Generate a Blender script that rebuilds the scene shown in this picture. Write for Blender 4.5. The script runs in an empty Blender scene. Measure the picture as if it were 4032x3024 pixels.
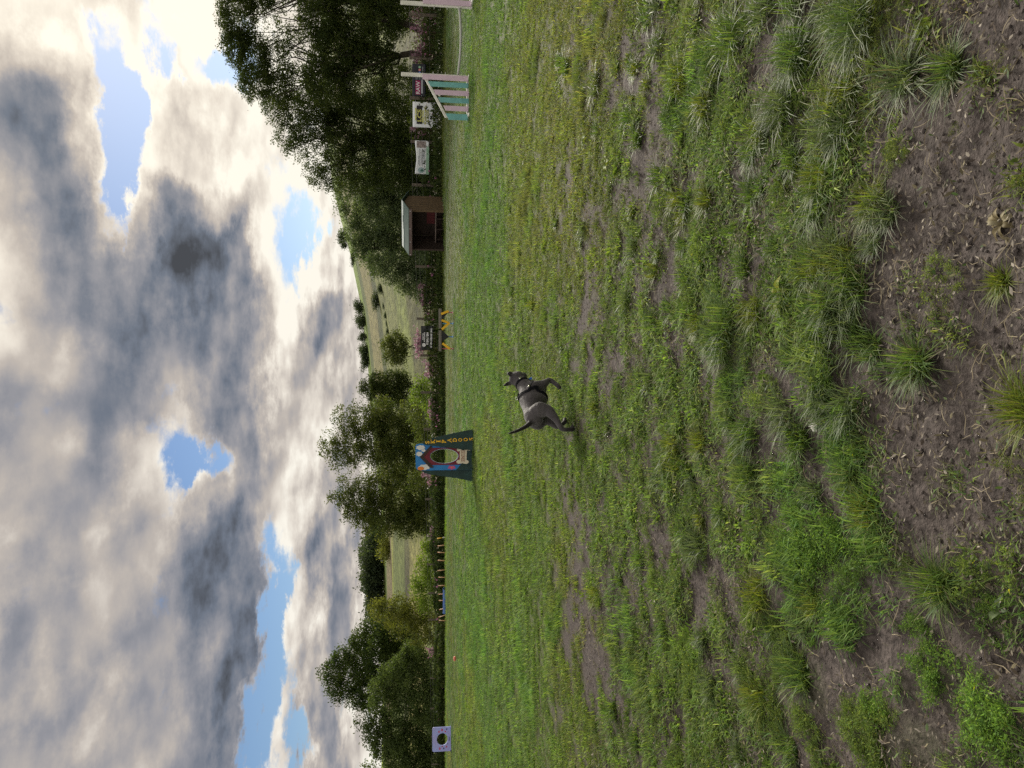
import bpy, bmesh, math, random
import numpy as np
from mathutils import Vector, Matrix, Euler

# ------------------------------------------------------------------ camera
SC = bpy.context.scene
COL = SC.collection
FPX, CX, CY = 2911.0, 2016.0, 1512.0          # focal length and centre of the photograph in its pixels
CAM_H = 1.4
PITCH = math.atan((2016 - 1640) / FPX)
FWD = Vector((0, math.cos(PITCH), -math.sin(PITCH)))
UPV = Vector((0, math.sin(PITCH), math.cos(PITCH)))
RGT = Vector((1, 0, 0))
cam_data = bpy.data.cameras.new('camera')
cam = bpy.data.objects.new('camera', cam_data)
COL.objects.link(cam)
SC.camera = cam
cam_data.sensor_fit = 'HORIZONTAL'
cam_data.sensor_width = 36.0
cam_data.lens = FPX / 4032 * 36.0
cam_data.clip_start = 0.05
cam_data.clip_end = 6000
# the phone was held upright and the picture is stored on its side: the camera is rolled a quarter turn
cam.matrix_world = Matrix(((-UPV.x, RGT.x, -FWD.x, 0), (-UPV.y, RGT.y, -FWD.y, 0), (-UPV.z, RGT.z, -FWD.z, CAM_H), (0, 0, 0, 1)))
SC.render.resolution_x, SC.render.resolution_y = 1024, 768


def ray(x, y):
    return FWD + RGT * ((3024 - y - CY) / FPX) - UPV * ((x - CX) / FPX)


def at(x, y, Y):                               # the point Y metres ahead that the photograph shows at pixel x, y
    d = ray(x, y)
    return Vector((0, 0, CAM_H)) + d * (Y / d.y)


def on_ground(x, y, z=0.0):
    d = ray(x, y)
    return Vector((0, 0, CAM_H)) + d * ((z - CAM_H) / d.z)


def azel(x, y):
    d = ray(x, y).normalized()
    return math.degrees(math.atan2(d.x, d.y)), math.degrees(math.asin(d.z))


# ------------------------------------------------------------------ view and render settings
SC.view_settings.view_transform = 'Standard'
SC.view_settings.look = 'None'
SC.view_settings.exposure = 0.55
SC.view_settings.gamma = 1.0
SC.view_settings.use_curve_mapping = False
SC.render.engine = 'CYCLES'
SC.cycles.use_denoising = False
SC.cycles.max_bounces = 6
SC.cycles.diffuse_bounces = 3
SC.cycles.glossy_bounces = 2
SC.cycles.transmission_bounces = 4
SC.cycles.transparent_max_bounces = 6
SC.cycles.sample_clamp_indirect = 4.0

# ------------------------------------------------------------------ sun, veiled by thin cloud
SUN_AZ, SUN_EL = 27.0, 25.0
sun_data = bpy.data.lights.new('sun', 'SUN')
sun_data.energy = 4.4
sun_data.angle = math.radians(20)
sun_data.color = (1.0, 0.93, 0.80)
sun = bpy.data.objects.new('sun', sun_data)
COL.objects.link(sun)
SUN_DIR = Vector((math.sin(math.radians(SUN_AZ)) * math.cos(math.radians(SUN_EL)),
                  math.cos(math.radians(SUN_AZ)) * math.cos(math.radians(SUN_EL)),
                  math.sin(math.radians(SUN_EL))))
sun.rotation_euler = (-SUN_DIR).to_track_quat('-Z', 'Y').to_euler()

# ------------------------------------------------------------------ sky: clear sky with broken cloud on top of it
world = bpy.data.worlds.new('World')
SC.world = world
world.use_nodes = True
WT = world.node_tree
WT.nodes.clear()


def wn(kind, **kw):
    n = WT.nodes.new(kind)
    for k, v in kw.items():
        setattr(n, k, v)
    return n


def wput(sock, v):
    if isinstance(v, bpy.types.NodeSocket):
        WT.links.new(v, sock)
    else:
        sock.default_value = v


def wm(op, a, b=None, c=None, clamp=False):
    n = wn('ShaderNodeMath', operation=op, use_clamp=clamp)
    wput(n.inputs[0], a)
    if b is not None:
        wput(n.inputs[1], b)
    if c is not None:
        wput(n.inputs[2], c)
    return n.outputs[0]


def wv(op, a, b=None, c=None):
    n = wn('ShaderNodeVectorMath', operation=op)
    wput(n.inputs[0], a)
    if b is not None:
        wput(n.inputs[1], b)
    if c is not None:
        wput(n.inputs[2], c)
    return n.outputs['Value'] if op in ('DOT_PRODUCT', 'LENGTH') else n.outputs['Vector']


def wcomb(x, y, z):
    n = wn('ShaderNodeCombineXYZ')
    for i, v in enumerate((x, y, z)):
        wput(n.inputs[i], v)
    return n.outputs[0]


def wnoise(vec, scale, detail=6, rough=0.55, lac=2.0, color=False):
    n = wn('ShaderNodeTexNoise', noise_dimensions='3D')
    wput(n.inputs['Vector'], vec)
    n.inputs['Scale'].default_value = scale
    n.inputs['Detail'].default_value = detail
    n.inputs['Roughness'].default_value = rough
    n.inputs['Lacunarity'].default_value = lac
    return n.outputs['Color'] if color else n.outputs[0]


def wstep(v, lo, hi):
    n = wn('ShaderNodeMapRange', interpolation_type='SMOOTHSTEP')
    wput(n.inputs['Value'], v)
    n.inputs['From Min'].default_value = lo
    n.inputs['From Max'].default_value = hi
    return n.outputs['Result']


wdir = wv('NORMALIZE', wn('ShaderNodeTexCoord').outputs['Generated'])
wsep = wn('ShaderNodeSeparateXYZ')
wput(wsep.inputs[0], wdir)
wx, wy, wz = wsep.outputs
az = wm('MULTIPLY', wm('ARCTAN2', wx, wy), 180 / math.pi)
el = wm('MULTIPLY', wm('ARCSINE', wz), 180 / math.pi)
# clouds lie in a flat layer: its plane coordinates squeeze towards the horizon
den = wm('ADD', wm('ABSOLUTE', wz), 0.24)
plane = wcomb(wm('DIVIDE', wx, den), wm('DIVIDE', wy, den), 0.0)
pa = wcomb(az, el, 0.0)
warp1 = wv('MULTIPLY', wv('SUBTRACT', wnoise(plane, 2.2, 8, 0.66, color=True), (0.5, 0.5, 0.5)), (12.0, 8.5, 0.0))
pw = wv('ADD', pa, warp1)
psep = wn('ShaderNodeSeparateXYZ')
wput(psep.inputs[0], pw)
paz, pel = psep.outputs[0], psep.outputs[1]

# pixel centre in the photograph, half sizes, cover (below 0: a gap), brightness, weight, turn
CLOUDS = [
    (60, 100, 130, 170, .4, .92, 1, 0), (150, 480, 170, 330, .5, .27, 1.2, 12), (300, 900, 170, 300, .5, .30, 1.2, 12),
    (200, 1200, 110, 220, .3, .52, 1, 0), (500, 1260, 150, 220, .5, .26, 1.2, 0), (560, 1480, 120, 140, .3, .27, 1, 0),
    (60, 1150, 90, 260, .2, .62, 1, 0), (315, 420, 70, 260, .4, .90, 1.5, 18), (400, 740, 60, 200, .3, .90, 1.5, 12),
    (360, 130, 55, 130, -1.3, .8, .6, 0), (450, 330, 60, 150, -1.5, .8, .6, 0), (455, 610, 42, 170, -1.7, .8, .6, 6), (480, 850, 42, 110, -1.5, .8, .6, 0),
    (500, 170, 75, 120, .3, .95, 1, 0), (620, 200, 60, 120, -1.2, .8, .6, 0), (900, 230, 110, 130, -1.2, .8, .6, 0), (800, 60, 70, 90, .6, 1.0, 1.2, 0),
    (720, 430, 140, 230, .7, .82, 1.4, 0), (900, 640, 120, 250, .5, .86, 1.4, 0), (590, 920, 55, 160, .5, .9, 1.3, 0),
    (760, 1010, 165, 160, .8, .12, 3.4, 0), (880, 1210, 110, 150, .4, .34, 1.2, 0), (1010, 900, 55, 260, .4, .92, 1.4, 0),
    (1140, 760, 80, 420, .0, .86, 1.2, 0), (1215, 960, 42, 170, -1.1, .8, .8, 0), (1180, 1180, 40, 120, -.2, .8, .8, 0),
    (1250, 1130, 60, 100, .6, .90, 1.6, 0), (1300, 1280, 75, 130, .7, .36, 2.0, 0), (1370, 930, 60, 160, .4, .86, 1.3, 0), (1400, 1450, 60, 170, .5, .70, 1.3, 0),
    (900, 1520, 70, 330, .5, .32, 1.4, 0), (1010, 1650, 60, 260, .4, .36, 1.2, 0), (1090, 1450, 35, 260, .4, .82, 1.2, 0), (690, 1400, 90, 160, .3, .50, 1, 0),
    (800, 1820, 95, 75, -1.1, .6, .8, 0), (660, 1930, 60, 80, -.4, .6, .6, 0), (920, 1830, 45, 70, -.7, .6, .6, 0),
    (560, 1780, 95, 120, .5, .68, 1.4, 0), (490, 2020, 110, 150, .4, .54, 1.2, 0), (860, 1990, 80, 80, .6, .82, 1.5, 0), (1010, 1960, 45, 160, .5, .70, 1.2, 0),
    (850, 2260, 120, 280, .6, .20, 2.2, 0), (830, 2720, 130, 340, .6, .19, 2.2, 0), (930, 2110, 60, 130, .4, .30, 1.2, 0), (770, 2800, 16, 300, .2, .60, 2.0, 0),
    (250, 2150, 150, 280, .4, .44, 1, 0), (150, 2420, 120, 200, .3, .47, 1, 0), (280, 2800, 220, 300, .6, .53, 1.8, 0), (40, 1700, 110, 200, .2, .40, 1, 0),
    (260, 1600, 130, 120, .3, .33, 1.1, 0), (60, 2500, 60, 130, .2, .30, 1.2, 0), (500, 2560, 90, 180, .4, .36, 1.2, 0), (380, 1800, 90, 150, .3, .36, 1, 0),
    (1065, 2480, 45, 250, -1.4, .6, .6, 0), (1020, 2880, 60, 170, -.9, .6, .6, 0), (1140, 2160, 40, 90, -.9, .6, .6, 0), (1195, 2860, 42, 160, -.8, .6, .6, 0),
    (1240, 1690, 90, 230, .6, .72, 1.5, 0), (1190, 2010, 65, 230, .5, .74, 1.4, 0), (1170, 2400, 55, 110, .7, .84, 1.6, 0), (1310, 2180, 70, 330, .6, .36, 2.0, 0),
    (1400, 1960, 50, 280, .5, .62, 1.3, 0), (1260, 2680, 60, 130, .5, .55, 1.4, 0), (1310, 2910, 75, 150, .6, .33, 1.8, 0), (1440, 2350, 45, 480, .3, .76, 1.6, 0),
]
# the cloud layout as a coarse map over azimuth (stops of a ramp) and elevation (one ramp per row); noise gives it its shapes
BL = []
for (cx_, cy_, rv, ry, cv, br, wt, rot) in CLOUDS:
    a0, e0 = azel(cx_, cy_)
    BL.append((a0, e0, max(abs(azel(cx_, cy_ - ry)[0] - a0), 1.3), max(abs(azel(cx_ - rv, cy_)[1] - e0), .85), cv, br, wt))
AZ0, AZ1, NAZ = -37.0, 37.0, 32
ELS = [2.5 + 1.32 * i for i in range(21)]
BASE_C, BASE_B = 0.58, 0.70


def cloud_at(a, e):
    sc, sb, sw = 0.0, 0.12 * BASE_B, 0.12
    for (a0, e0, ra, re, cv, br, wt) in BL:
        g = math.exp(-((a - a0) / ra) ** 2 - ((e - e0) / re) ** 2)
        sc += g * cv
        sb += g * br * wt
        sw += g * wt
    edge = min(1.0, max(0.0, (37.0 - abs(a)) / 4.0))
    c = BASE_C + sc * edge
    b_ = BASE_B + (sb / sw - BASE_B) * edge
    return min(1, max(0, (c + 1.2) / 3.2)), min(1, max(0, b_))


aznorm = wm('MULTIPLY_ADD', paz, 1.0 / (AZ1 - AZ0), -AZ0 / (AZ1 - AZ0), clamp=True)
acc = None
for j, e in enumerate(ELS):
    rp_ = wn('ShaderNodeValToRGB')
    wput(rp_.inputs[0], aznorm)
    rp_.color_ramp.interpolation = 'EASE'
    es = rp_.color_ramp.elements
    while len(es) < NAZ:
        es.new(0.5)
    for k in range(NAZ):
        es[k].position = k / (NAZ - 1)
        c, b_ = cloud_at(AZ0 + (AZ1 - AZ0) * k / (NAZ - 1), e)
        es[k].color = (c, b_, 0, 1)
    if acc is None:
        acc = rp_.outputs[0]
    else:
        mx_ = wn('ShaderNodeMix', data_type='RGBA')
        wput(mx_.inputs[0], wm('MULTIPLY_ADD', pel, 1 / 1.32, -ELS[j - 1] / 1.32, clamp=True))
        wput(mx_.inputs[6], acc)
        wput(mx_.inputs[7], rp_.outputs[0])
        acc = mx_.outputs[2]
sp = wn('ShaderNodeSeparateXYZ')
wput(sp.inputs[0], acc)
cov_b = wm('MULTIPLY_ADD', sp.outputs[0], 3.2, -1.2)
bri_b = sp.outputs[1]

n_edge = wnoise(plane, 3.2, 8, 0.62)
n_edge2 = wnoise(wv('ADD', plane, (0.06, -0.05, 0.0)), 3.2, 3, 0.5)
n_fine = wnoise(pa, 0.24, 6, 0.58)
cover = wm('ADD', cov_b, wm('MULTIPLY', wm('SUBTRACT', wm('ADD', n_edge, wm('MULTIPLY', n_fine, 0.7)), 0.85), 1.95))
mask = wstep(cover, 0.05, 0.52)
bright = wm('ADD', wm('MULTIPLY_ADD', bri_b, 1.25, -0.10), wm('MULTIPLY', wm('SUBTRACT', n_fine, 0.5), 0.45))
bright = wm('ADD', bright, wm('MULTIPLY', wm('SUBTRACT', n_edge, n_edge2), 1.4))
# thin rims of cloud let the sun through and are whiter than the deep parts
rim = wm('SUBTRACT', 1.0, wstep(cover, 0.2, 0.95))
bright = wm('ADD', bright, wm('MULTIPLY', rim, 0.20))
sdot = wm('MAXIMUM', wv('DOT_PRODUCT', wdir, tuple(SUN_DIR)), 0.0)
glow = wm('POWER', sdot, 14.0)
ramp = wn('ShaderNodeValToRGB')
wput(ramp.inputs[0], bright)
els = ramp.color_ramp.elements
K = 10.0                                       # the background strength below is 1 / K


def lin(r, g, b):
    return tuple(((c / 255) / 12.92 if c / 255 <= .04045 else ((c / 255 + .055) / 1.055) ** 2.4) for c in (r, g, b))


SKY_GAIN = 0.68
stops = [(0.0, (72, 75, 81)), (0.22, (112, 120, 134)), (0.45, (152, 152, 158)), (0.66, (190, 182, 175)), (0.85, (228, 220, 209)), (1.0, (252, 247, 235))]
while len(els) < len(stops):
    els.new(0.5)
for e, (p, c) in zip(els, stops):
    e.position = p
    e.color = (*lin(*c), 1)
csky = wv('SCALE', ramp.outputs[0])
csky.node.inputs['Scale'].default_value = K * SKY_GAIN
csky = wv('MULTIPLY', csky, wv('MULTIPLY_ADD', glow, (0.16, 0.13, 0.07), (1.0, 1.0, 1.0)))
sky = wn('ShaderNodeTexSky', sky_type='NISHITA', sun_disc=False)
sky.sun_elevation = math.radians(SUN_EL)
sky.sun_rotation = math.radians(SUN_AZ)
sky.air_density = 1.0
sky.dust_density = 0.3
sky.ozone_density = 1.5
mixn = wn('ShaderNodeMix', data_type='RGBA')
wput(mixn.inputs[0], mask)
skyc = wv('MULTIPLY', sky.outputs[0], (0.50, 0.56, 0.66))
wput(mixn.inputs[6], skyc)
wput(mixn.inputs[7], csky)
bg = wn('ShaderNodeBackground')
wput(bg.inputs['Color'], mixn.outputs[2])
bg.inputs['Strength'].default_value = 1.0 / K
wo = wn('ShaderNodeOutputWorld')
WT.links.new(bg.outputs[0], wo.inputs[0])
world.cycles.sampling_method = 'NONE'

# ------------------------------------------------------------------ helpers
rng = np.random.default_rng(7)
random.seed(7)


def hash2(ix, iy, seed):
    h = (ix.astype(np.int64) * 374761393 + iy.astype(np.int64) * 668265263 + seed * 144665) & 0x7fffffff
    h = ((h ^ (h >> 13)) * 1274126177) & 0x7fffffff
    return ((h ^ (h >> 16)) & 0xffff) / 65535.0


def vnoise(x, y, seed=0):
    x = np.asarray(x, float)
    y = np.asarray(y, float)
    ix, iy = np.floor(x), np.floor(y)
    fx, fy = x - ix, y - iy
    fx = fx * fx * (3 - 2 * fx)
    fy = fy * fy * (3 - 2 * fy)
    a, b = hash2(ix, iy, seed), hash2(ix + 1, iy, seed)
    c, d = hash2(ix, iy + 1, seed), hash2(ix + 1, iy + 1, seed)
    return (a * (1 - fx) + b * fx) * (1 - fy) + (c * (1 - fx) + d * fx) * fy


def fbm(x, y, seed=0, octaves=4, gain=0.5):
    s, a, t = 0.0, 1.0, 0.0
    for i in range(octaves):
        s = s + a * vnoise(np.asarray(x) * 2 ** i, np.asarray(y) * 2 ** i, seed + i * 17)
        t += a
        a *= gain
    return s / t


def sstep(e0, e1, x):
    t = np.clip((np.asarray(x, float) - e0) / (e1 - e0), 0, 1)
    return t * t * (3 - 2 * t)


def mesh_np(name, verts, faces, attrs=None, smooth=False):
    """faces: list of (m, k) index arrays; attrs: {name: (n,) floats or (n, 3) colours}"""
    me = bpy.data.meshes.new(name)
    verts = np.asarray(verts, np.float32)
    me.vertices.add(len(verts))
    me.vertices.foreach_set('co', verts.ravel())
    idx = np.concatenate([np.asarray(f, np.int32).ravel() for f in faces])
    tot = np.concatenate([np.full(len(f), np.asarray(f).shape[1], np.int32) for f in faces])
    start = np.concatenate([[0], np.cumsum(tot)[:-1]]).astype(np.int32)
    me.loops.add(len(idx))
    me.loops.foreach_set('vertex_index', idx)
    me.polygons.add(len(tot))
    me.polygons.foreach_set('loop_start', start)
    me.polygons.foreach_set('loop_total', tot)
    if smooth:
        me.polygons.foreach_set('use_smooth', np.ones(len(tot), bool))
    for k, v in (attrs or {}).items():
        v = np.asarray(v, np.float32)
        if v.ndim == 1:
            me.attributes.new(k, 'FLOAT', 'POINT').data.foreach_set('value', v)
        else:
            c = np.ones((len(v), 4), np.float32)
            c[:, :3] = v
            me.attributes.new(k, 'FLOAT_COLOR', 'POINT').data.foreach_set('color', c.ravel())
    me.update()
    me.validate()
    return me


def link(name, data, mat=None, parent=None, **props):
    o = bpy.data.objects.new(name, data)
    COL.objects.link(o)
    if mat is not None and data is not None and not len(data.materials):
        data.materials.append(mat)
    if parent is not None:
        o.parent = parent
    for k, v in props.items():
        o[k] = v
    return o


def thing(name, loc, label, category, group=None, rz=0.0):
    o = bpy.data.objects.new(name, None)
    COL.objects.link(o)
    o.location = loc
    o.rotation_euler = (0, 0, rz)
    o['label'] = label
    o['category'] = category
    if group:
        o['group'] = group
    return o


def tag(o, label, category, group=None):
    o['label'] = label
    o['category'] = category
    if group:
        o['group'] = group
    return o


def bm_mesh(name, bm, smooth=False):
    me = bpy.data.meshes.new(name)
    bm.normal_update()
    bm.to_mesh(me)
    bm.free()
    if smooth:
        me.polygons.foreach_set('use_smooth', np.ones(len(me.polygons), bool))
    return me


def add_box(bm, c, s, rot=None, bevel=0.0):
    r = bmesh.ops.create_cube(bm, size=1.0)
    vs = r['verts']
    bmesh.ops.scale(bm, vec=Vector(s), verts=vs)
    if bevel > 0:
        es = list({e for v in vs for e in v.link_edges})
        rb = bmesh.ops.bevel(bm, geom=es, offset=bevel, segments=1, affect='EDGES')
        vs = list({v for f in rb['faces'] for v in f.verts} | {v for v in vs if v.is_valid})
    if rot is not None:
        bmesh.ops.rotate(bm, cent=(0, 0, 0), matrix=rot.to_matrix() if isinstance(rot, Euler) else rot, verts=vs)
    bmesh.ops.translate(bm, vec=Vector(c), verts=vs)
    return vs


def box(name, c, s, mat, parent=None, rot=None, bevel=0.004, **props):
    bm = bmesh.new()
    add_box(bm, c, s, rot, bevel)
    return link(name, bm_mesh(name, bm), mat, parent, **props)


def tube_data(pts, radii, seg=8, closed_ends=True):
    """verts and faces of a tapered tube through pts"""
    pts = [Vector(p) for p in pts]
    vs, fs = [], []
    n = len(pts)
    ref = Vector((0.13, 0.21, 0.97))
    for i, p in enumerate(pts):
        t = (pts[min(i + 1, n - 1)] - pts[max(i - 1, 0)]).normalized()
        u = t.cross(ref)
        if u.length < 0.1:
            u = t.cross(Vector((1, 0, 0)))
        u.normalize()
        v = t.cross(u)
        for k in range(seg):
            a = 2 * math.pi * k / seg
            vs.append(p + (u * math.cos(a) + v * math.sin(a)) * radii[i])
    for i in range(n - 1):
        for k in range(seg):
            a, b = i * seg + k, i * seg + (k + 1) % seg
            fs.append((a, b, b + seg, a + seg))
    if closed_ends:
        fs.append(tuple(range(seg - 1, -1, -1)))
        fs.append(tuple(range((n - 1) * seg, n * seg)))
    return vs, fs


def tube(name, pts, radii, mat, parent=None, seg=8, **props):
    if not hasattr(radii, '__len__'):
        radii = [radii] * len(pts)
    vs, fs = tube_data(pts, radii, seg)
    me = bpy.data.meshes.new(name)
    me.from_pydata([tuple(v) for v in vs], [], fs)
    me.polygons.foreach_set('use_smooth', np.ones(len(me.polygons), bool))
    return link(name, me, mat, parent, **props)


def prism(name, poly, y0, y1, mat, parent=None, hole=None, **props):
    """an outline in x, z given thickness from y0 to y1 (front y0), with an optional hole outline"""
    bm = bmesh.new()
    def ring(pl, y):
        return [bm.verts.new((p[0], y, p[1])) for p in pl]
    f0, b0 = ring(poly, y0), ring(poly, y1)
    loops = [(f0, b0)]
    if hole:
        loops.append((ring(hole, y0), ring(hole, y1)))
    for vs_i in (0, 1):
        es = []
        for lp in loops:
            v = lp[vs_i]
            es += [bm.edges.new((v[i], v[(i + 1) % len(v)])) for i in range(len(v))]
        bmesh.ops.triangle_fill(bm, use_beauty=True, use_dissolve=False, edges=es)
    for f, b in loops:
        for i in range(len(f)):
            j = (i + 1) % len(f)
            bm.faces.new((f[i], f[j], b[j], b[i]))
    bmesh.ops.recalc_face_normals(bm, faces=bm.faces)
    return link(name, bm_mesh(name, bm), mat, parent, **props)


# ------------------------------------------------------------------ materials
def new_mat(name):
    m = bpy.data.materials.new(name)
    m.use_nodes = True
    nt = m.node_tree
    return m, nt, nt.nodes['Principled BSDF']


def mat_plain(name, col, rough=0.6, var=0.12, scale=8.0, bump=0.0, spec=0.4, dirt=None, metal=0.0, coords='Object'):
    m, nt, b = new_mat(name)
    b.inputs['Roughness'].default_value = rough
    b.inputs['Specular IOR Level'].default_value = spec
    b.inputs['Metallic'].default_value = metal
    tc = nt.nodes.new('ShaderNodeTexCoord')
    nz = nt.nodes.new('ShaderNodeTexNoise')
    nz.inputs['Scale'].default_value = scale
    nz.inputs['Detail'].default_value = 6
    nz.inputs['Roughness'].default_value = 0.65
    nt.links.new(tc.outputs[coords], nz.inputs['Vector'])
    rp = nt.nodes.new('ShaderNodeValToRGB')
    e = rp.color_ramp.elements
    e[0].position, e[1].position = 0.3, 0.7
    e[0].color = (*[c * (1 - var) for c in (dirt or col)], 1)
    e[1].color = (*[min(1, c * (1 + var)) for c in col], 1)
    nt.links.new(nz.outputs[0], rp.inputs[0])
    nt.links.new(rp.outputs[0], b.inputs['Base Color'])
    if bump:
        bp = nt.nodes.new('ShaderNodeBump')
        bp.inputs['Strength'].default_value = bump
        bp.inputs['Distance'].default_value = 0.02
        nt.links.new(nz.outputs[0], bp.inputs['Height'])
        nt.links.new(bp.outputs[0], b.inputs['Normal'])
    return m


def mat_leaf(name, trans=0.35, rough=0.5, spec=0.25, tint=(1, 1, 1), sat=None):
    """foliage coloured by the mesh colour attribute 'col', part of the light passing through"""
    m, nt, b = new_mat(name)
    at_ = nt.nodes.new('ShaderNodeAttribute')
    at_.attribute_name = 'col'
    b.inputs['Roughness'].default_value = rough
    b.inputs['Specular IOR Level'].default_value = spec
    nt.links.new(at_.outputs['Color'], b.inputs['Base Color'])
    tr = nt.nodes.new('ShaderNodeBsdfTranslucent')
    ml = nt.nodes.new('ShaderNodeVectorMath')
    ml.operation = 'MULTIPLY'
    ml.inputs[1].default_value = tint
    nt.links.new(at_.outputs['Color'], ml.inputs[0])
    nt.links.new(ml.outputs[0], tr.inputs['Color'])
    mx = nt.nodes.new('ShaderNodeMixShader')
    mx.inputs[0].default_value = trans
    nt.links.new(b.outputs[0], mx.inputs[1])
    nt.links.new(tr.outputs[0], mx.inputs[2])
    nt.links.new(mx.outputs[0], nt.nodes['Material Output'].inputs['Surface'])
    return m


LEAF = mat_leaf('tree leaves', 0.38, 0.6, 0.1, (1.5, 1.55, 0.8))
BLADE = mat_leaf('grass blades', 0.40, 0.50, 0.18, (1.5, 1.5, 0.75))
WEED = mat_leaf('weed leaves', 0.32, 0.6, 0.1, (1.35, 1.35, 0.8))
PETAL = mat_leaf('petals', 0.4, 0.6, 0.2)
DEAD = mat_leaf('dry leaf litter', 0.15, 0.8, 0.2)
BARK = mat_plain('bark', (0.045, 0.036, 0.028), 0.9, 0.5, 3.0, 0.6)

# ------------------------------------------------------------------ ground levels
def gz(x, y):
    """height of the paddock: level by the camera, falling away gently towards the far left"""
    x = np.asarray(x, float)
    y = np.asarray(y, float)
    k = 0.040 * (1 - sstep(-4.0, 20.0, x))
    far = np.clip(y - 29.0, 0, None)
    far = np.where(far < 8, far * far / 16.0, far - 4.0)
    return -k * far + 0.03 * (fbm(x * 0.25 + 40, y * 0.25 + 3, 5, 3) - 0.5)


FENCE = [(34.0, 22.0), (22.0, 33.5), (18.7, 36.5), (9.5, 45.0), (-1.0, 54.0), (-14.0, 64.0), (-30.0, 77.0), (-48.0, 88.0), (-75.0, 102.0)]


def fence_y(x):
    f = sorted(FENCE)
    return np.interp(x, [p[0] for p in f], [p[1] for p in f])


def fence_hit(x, y):                           # where the sight line of a pixel crosses the fence line
    d = ray(x, y)
    lo, hi = 20.0, 140.0
    for _ in range(40):
        m_ = (lo + hi) / 2
        if m_ < fence_y(d.x / d.y * m_):
            lo = m_
        else:
            hi = m_
    return lo


# bare and worn places in the turf: pixel centre, half sizes, strength
BARE = [(3850, 1450, 260, 420, .75), (3950, 120, 160, 190, .9), (3800, 520, 160, 260, .45), (3560, 1750, 130, 300, .7), (3650, 2080, 130, 200, .7),
        (3350, 1450, 120, 220, .45), (3980, 2650, 120, 260, .6), (2550, 620, 90, 180, .7), (2480, 300, 60, 130, .4), (2700, 760, 60, 160, .5), (2430, 1450, 70, 110, .7),
        (2300, 1250, 50, 200, .5), (2250, 2000, 40, 220, .35), (2330, 2560, 45, 170, .75), (2420, 2700, 60, 90, .6), (2230, 2430, 40, 120, .5), (2600, 1080, 70, 120, .5),
        (2830, 1870, 90, 130, .55), (3060, 260, 70, 110, .5), (2760, 2380, 60, 160, .45), (3480, 2480, 80, 90, .5), (3700, 2560, 90, 90, .5), (3150, 1780, 120, 160, .45),
        (2960, 900, 90, 260, .4), (3500, 1080, 130, 160, .55), (3720, 780, 110, 160, .5), (3880, 1000, 120, 160, .5), (2650, 1400, 60, 120, .4), (2230, 760, 30, 120, .35)]
BARE_W = []
for (bx, by, rv, ry, s_) in BARE:
    c = on_ground(bx, by)
    e = on_ground(bx, by - ry)
    n_ = on_ground(bx - rv, by)
    BARE_W.append((c.x, c.y, abs(e.x - c.x), max(.08, (n_.y - c.y) * 0.8), s_ * (.85 if bx < 2900 else 1)))


WEEDS = [(3680, 560, 130, 170, .9), (3520, 650, 90, 120, .7), (3720, 1130, 80, 100, .7), (3960, 1800, 110, 130, .8), (3330, 1620, 70, 90, .6), (3080, 2060, 110, 90, .7), (3280, 2230, 140, 130, .9),
         (3450, 2800, 300, 260, 1.0), (3860, 2800, 190, 170, .9), (3640, 2600, 140, 110, .7), (2980, 2480, 120, 240, .6), (3950, 2330, 110, 120, .7), (3450, 80, 90, 120, .6), (3140, 2850, 140, 240, .9),
         (3230, 1480, 70, 90, .5), (4000, 700, 80, 90, .4), (3860, 250, 70, 70, .4), (2700, 2650, 60, 300, .4), (3560, 2420, 90, 110, .6)]
WEEDS_W = []
for (bx, by, rv, ry, s_) in WEEDS:
    c = on_ground(bx, by)
    WEEDS_W.append((c.x, c.y, abs(on_ground(bx, by - ry).x - c.x), max(.08, (on_ground(bx - rv, by).y - c.y) * .85), s_))


def weedy(x, y):
    """where feathery weeds stand in place of grass: mostly at the near left"""
    x = np.asarray(x, float)
    y = np.asarray(y, float)
    w = 0.0
    wx_ = x + 0.12 * (fbm(x * 6, y * 6, 131, 3) - .5)
    wy_ = y + 0.16 * (fbm(x * 6 + 9, y * 6, 137, 3) - .5)
    for (cx_, cy_, rx, ry, s_) in WEEDS_W:
        w = w + s_ * np.exp(-((wx_ - cx_) / rx) ** 2 - ((wy_ - cy_) / ry) ** 2)
    return np.clip(w + 0.8 * (fbm(x * 3.5 + 5, y * 3.5, 55, 3) - 0.52), 0, 1)


def bare(x, y):
    """0 well grown, 1 bare soil"""
    x = np.asarray(x, float)
    y = np.asarray(y, float)
    b = 0.20 * sstep(3.4, 1.6, y) + 0.29 * sstep(18, 5, y) - .45 * weedy(x, y) * sstep(5, 3, y)
    wx_ = x + 0.25 * (fbm(x * 3, y * 3, 31, 3) - .5)
    wy_ = y + 0.35 * (fbm(x * 3 + 9, y * 3, 37, 3) - .5)
    for (cx_, cy_, rx, ry, s_) in BARE_W:
        b = b + s_ * np.exp(-((wx_ - cx_) / rx) ** 2 - ((wy_ - cy_) / ry) ** 2)
    b = b + 0.5 * (fbm(x * 1.5, y * 1.1, 3, 4) - 0.5) + 1.15 * (fbm(x * 8, y * 6.5, 8, 2) - 0.5)
    return np.clip(b, 0, 1) * sstep(34, 14, y)


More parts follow.
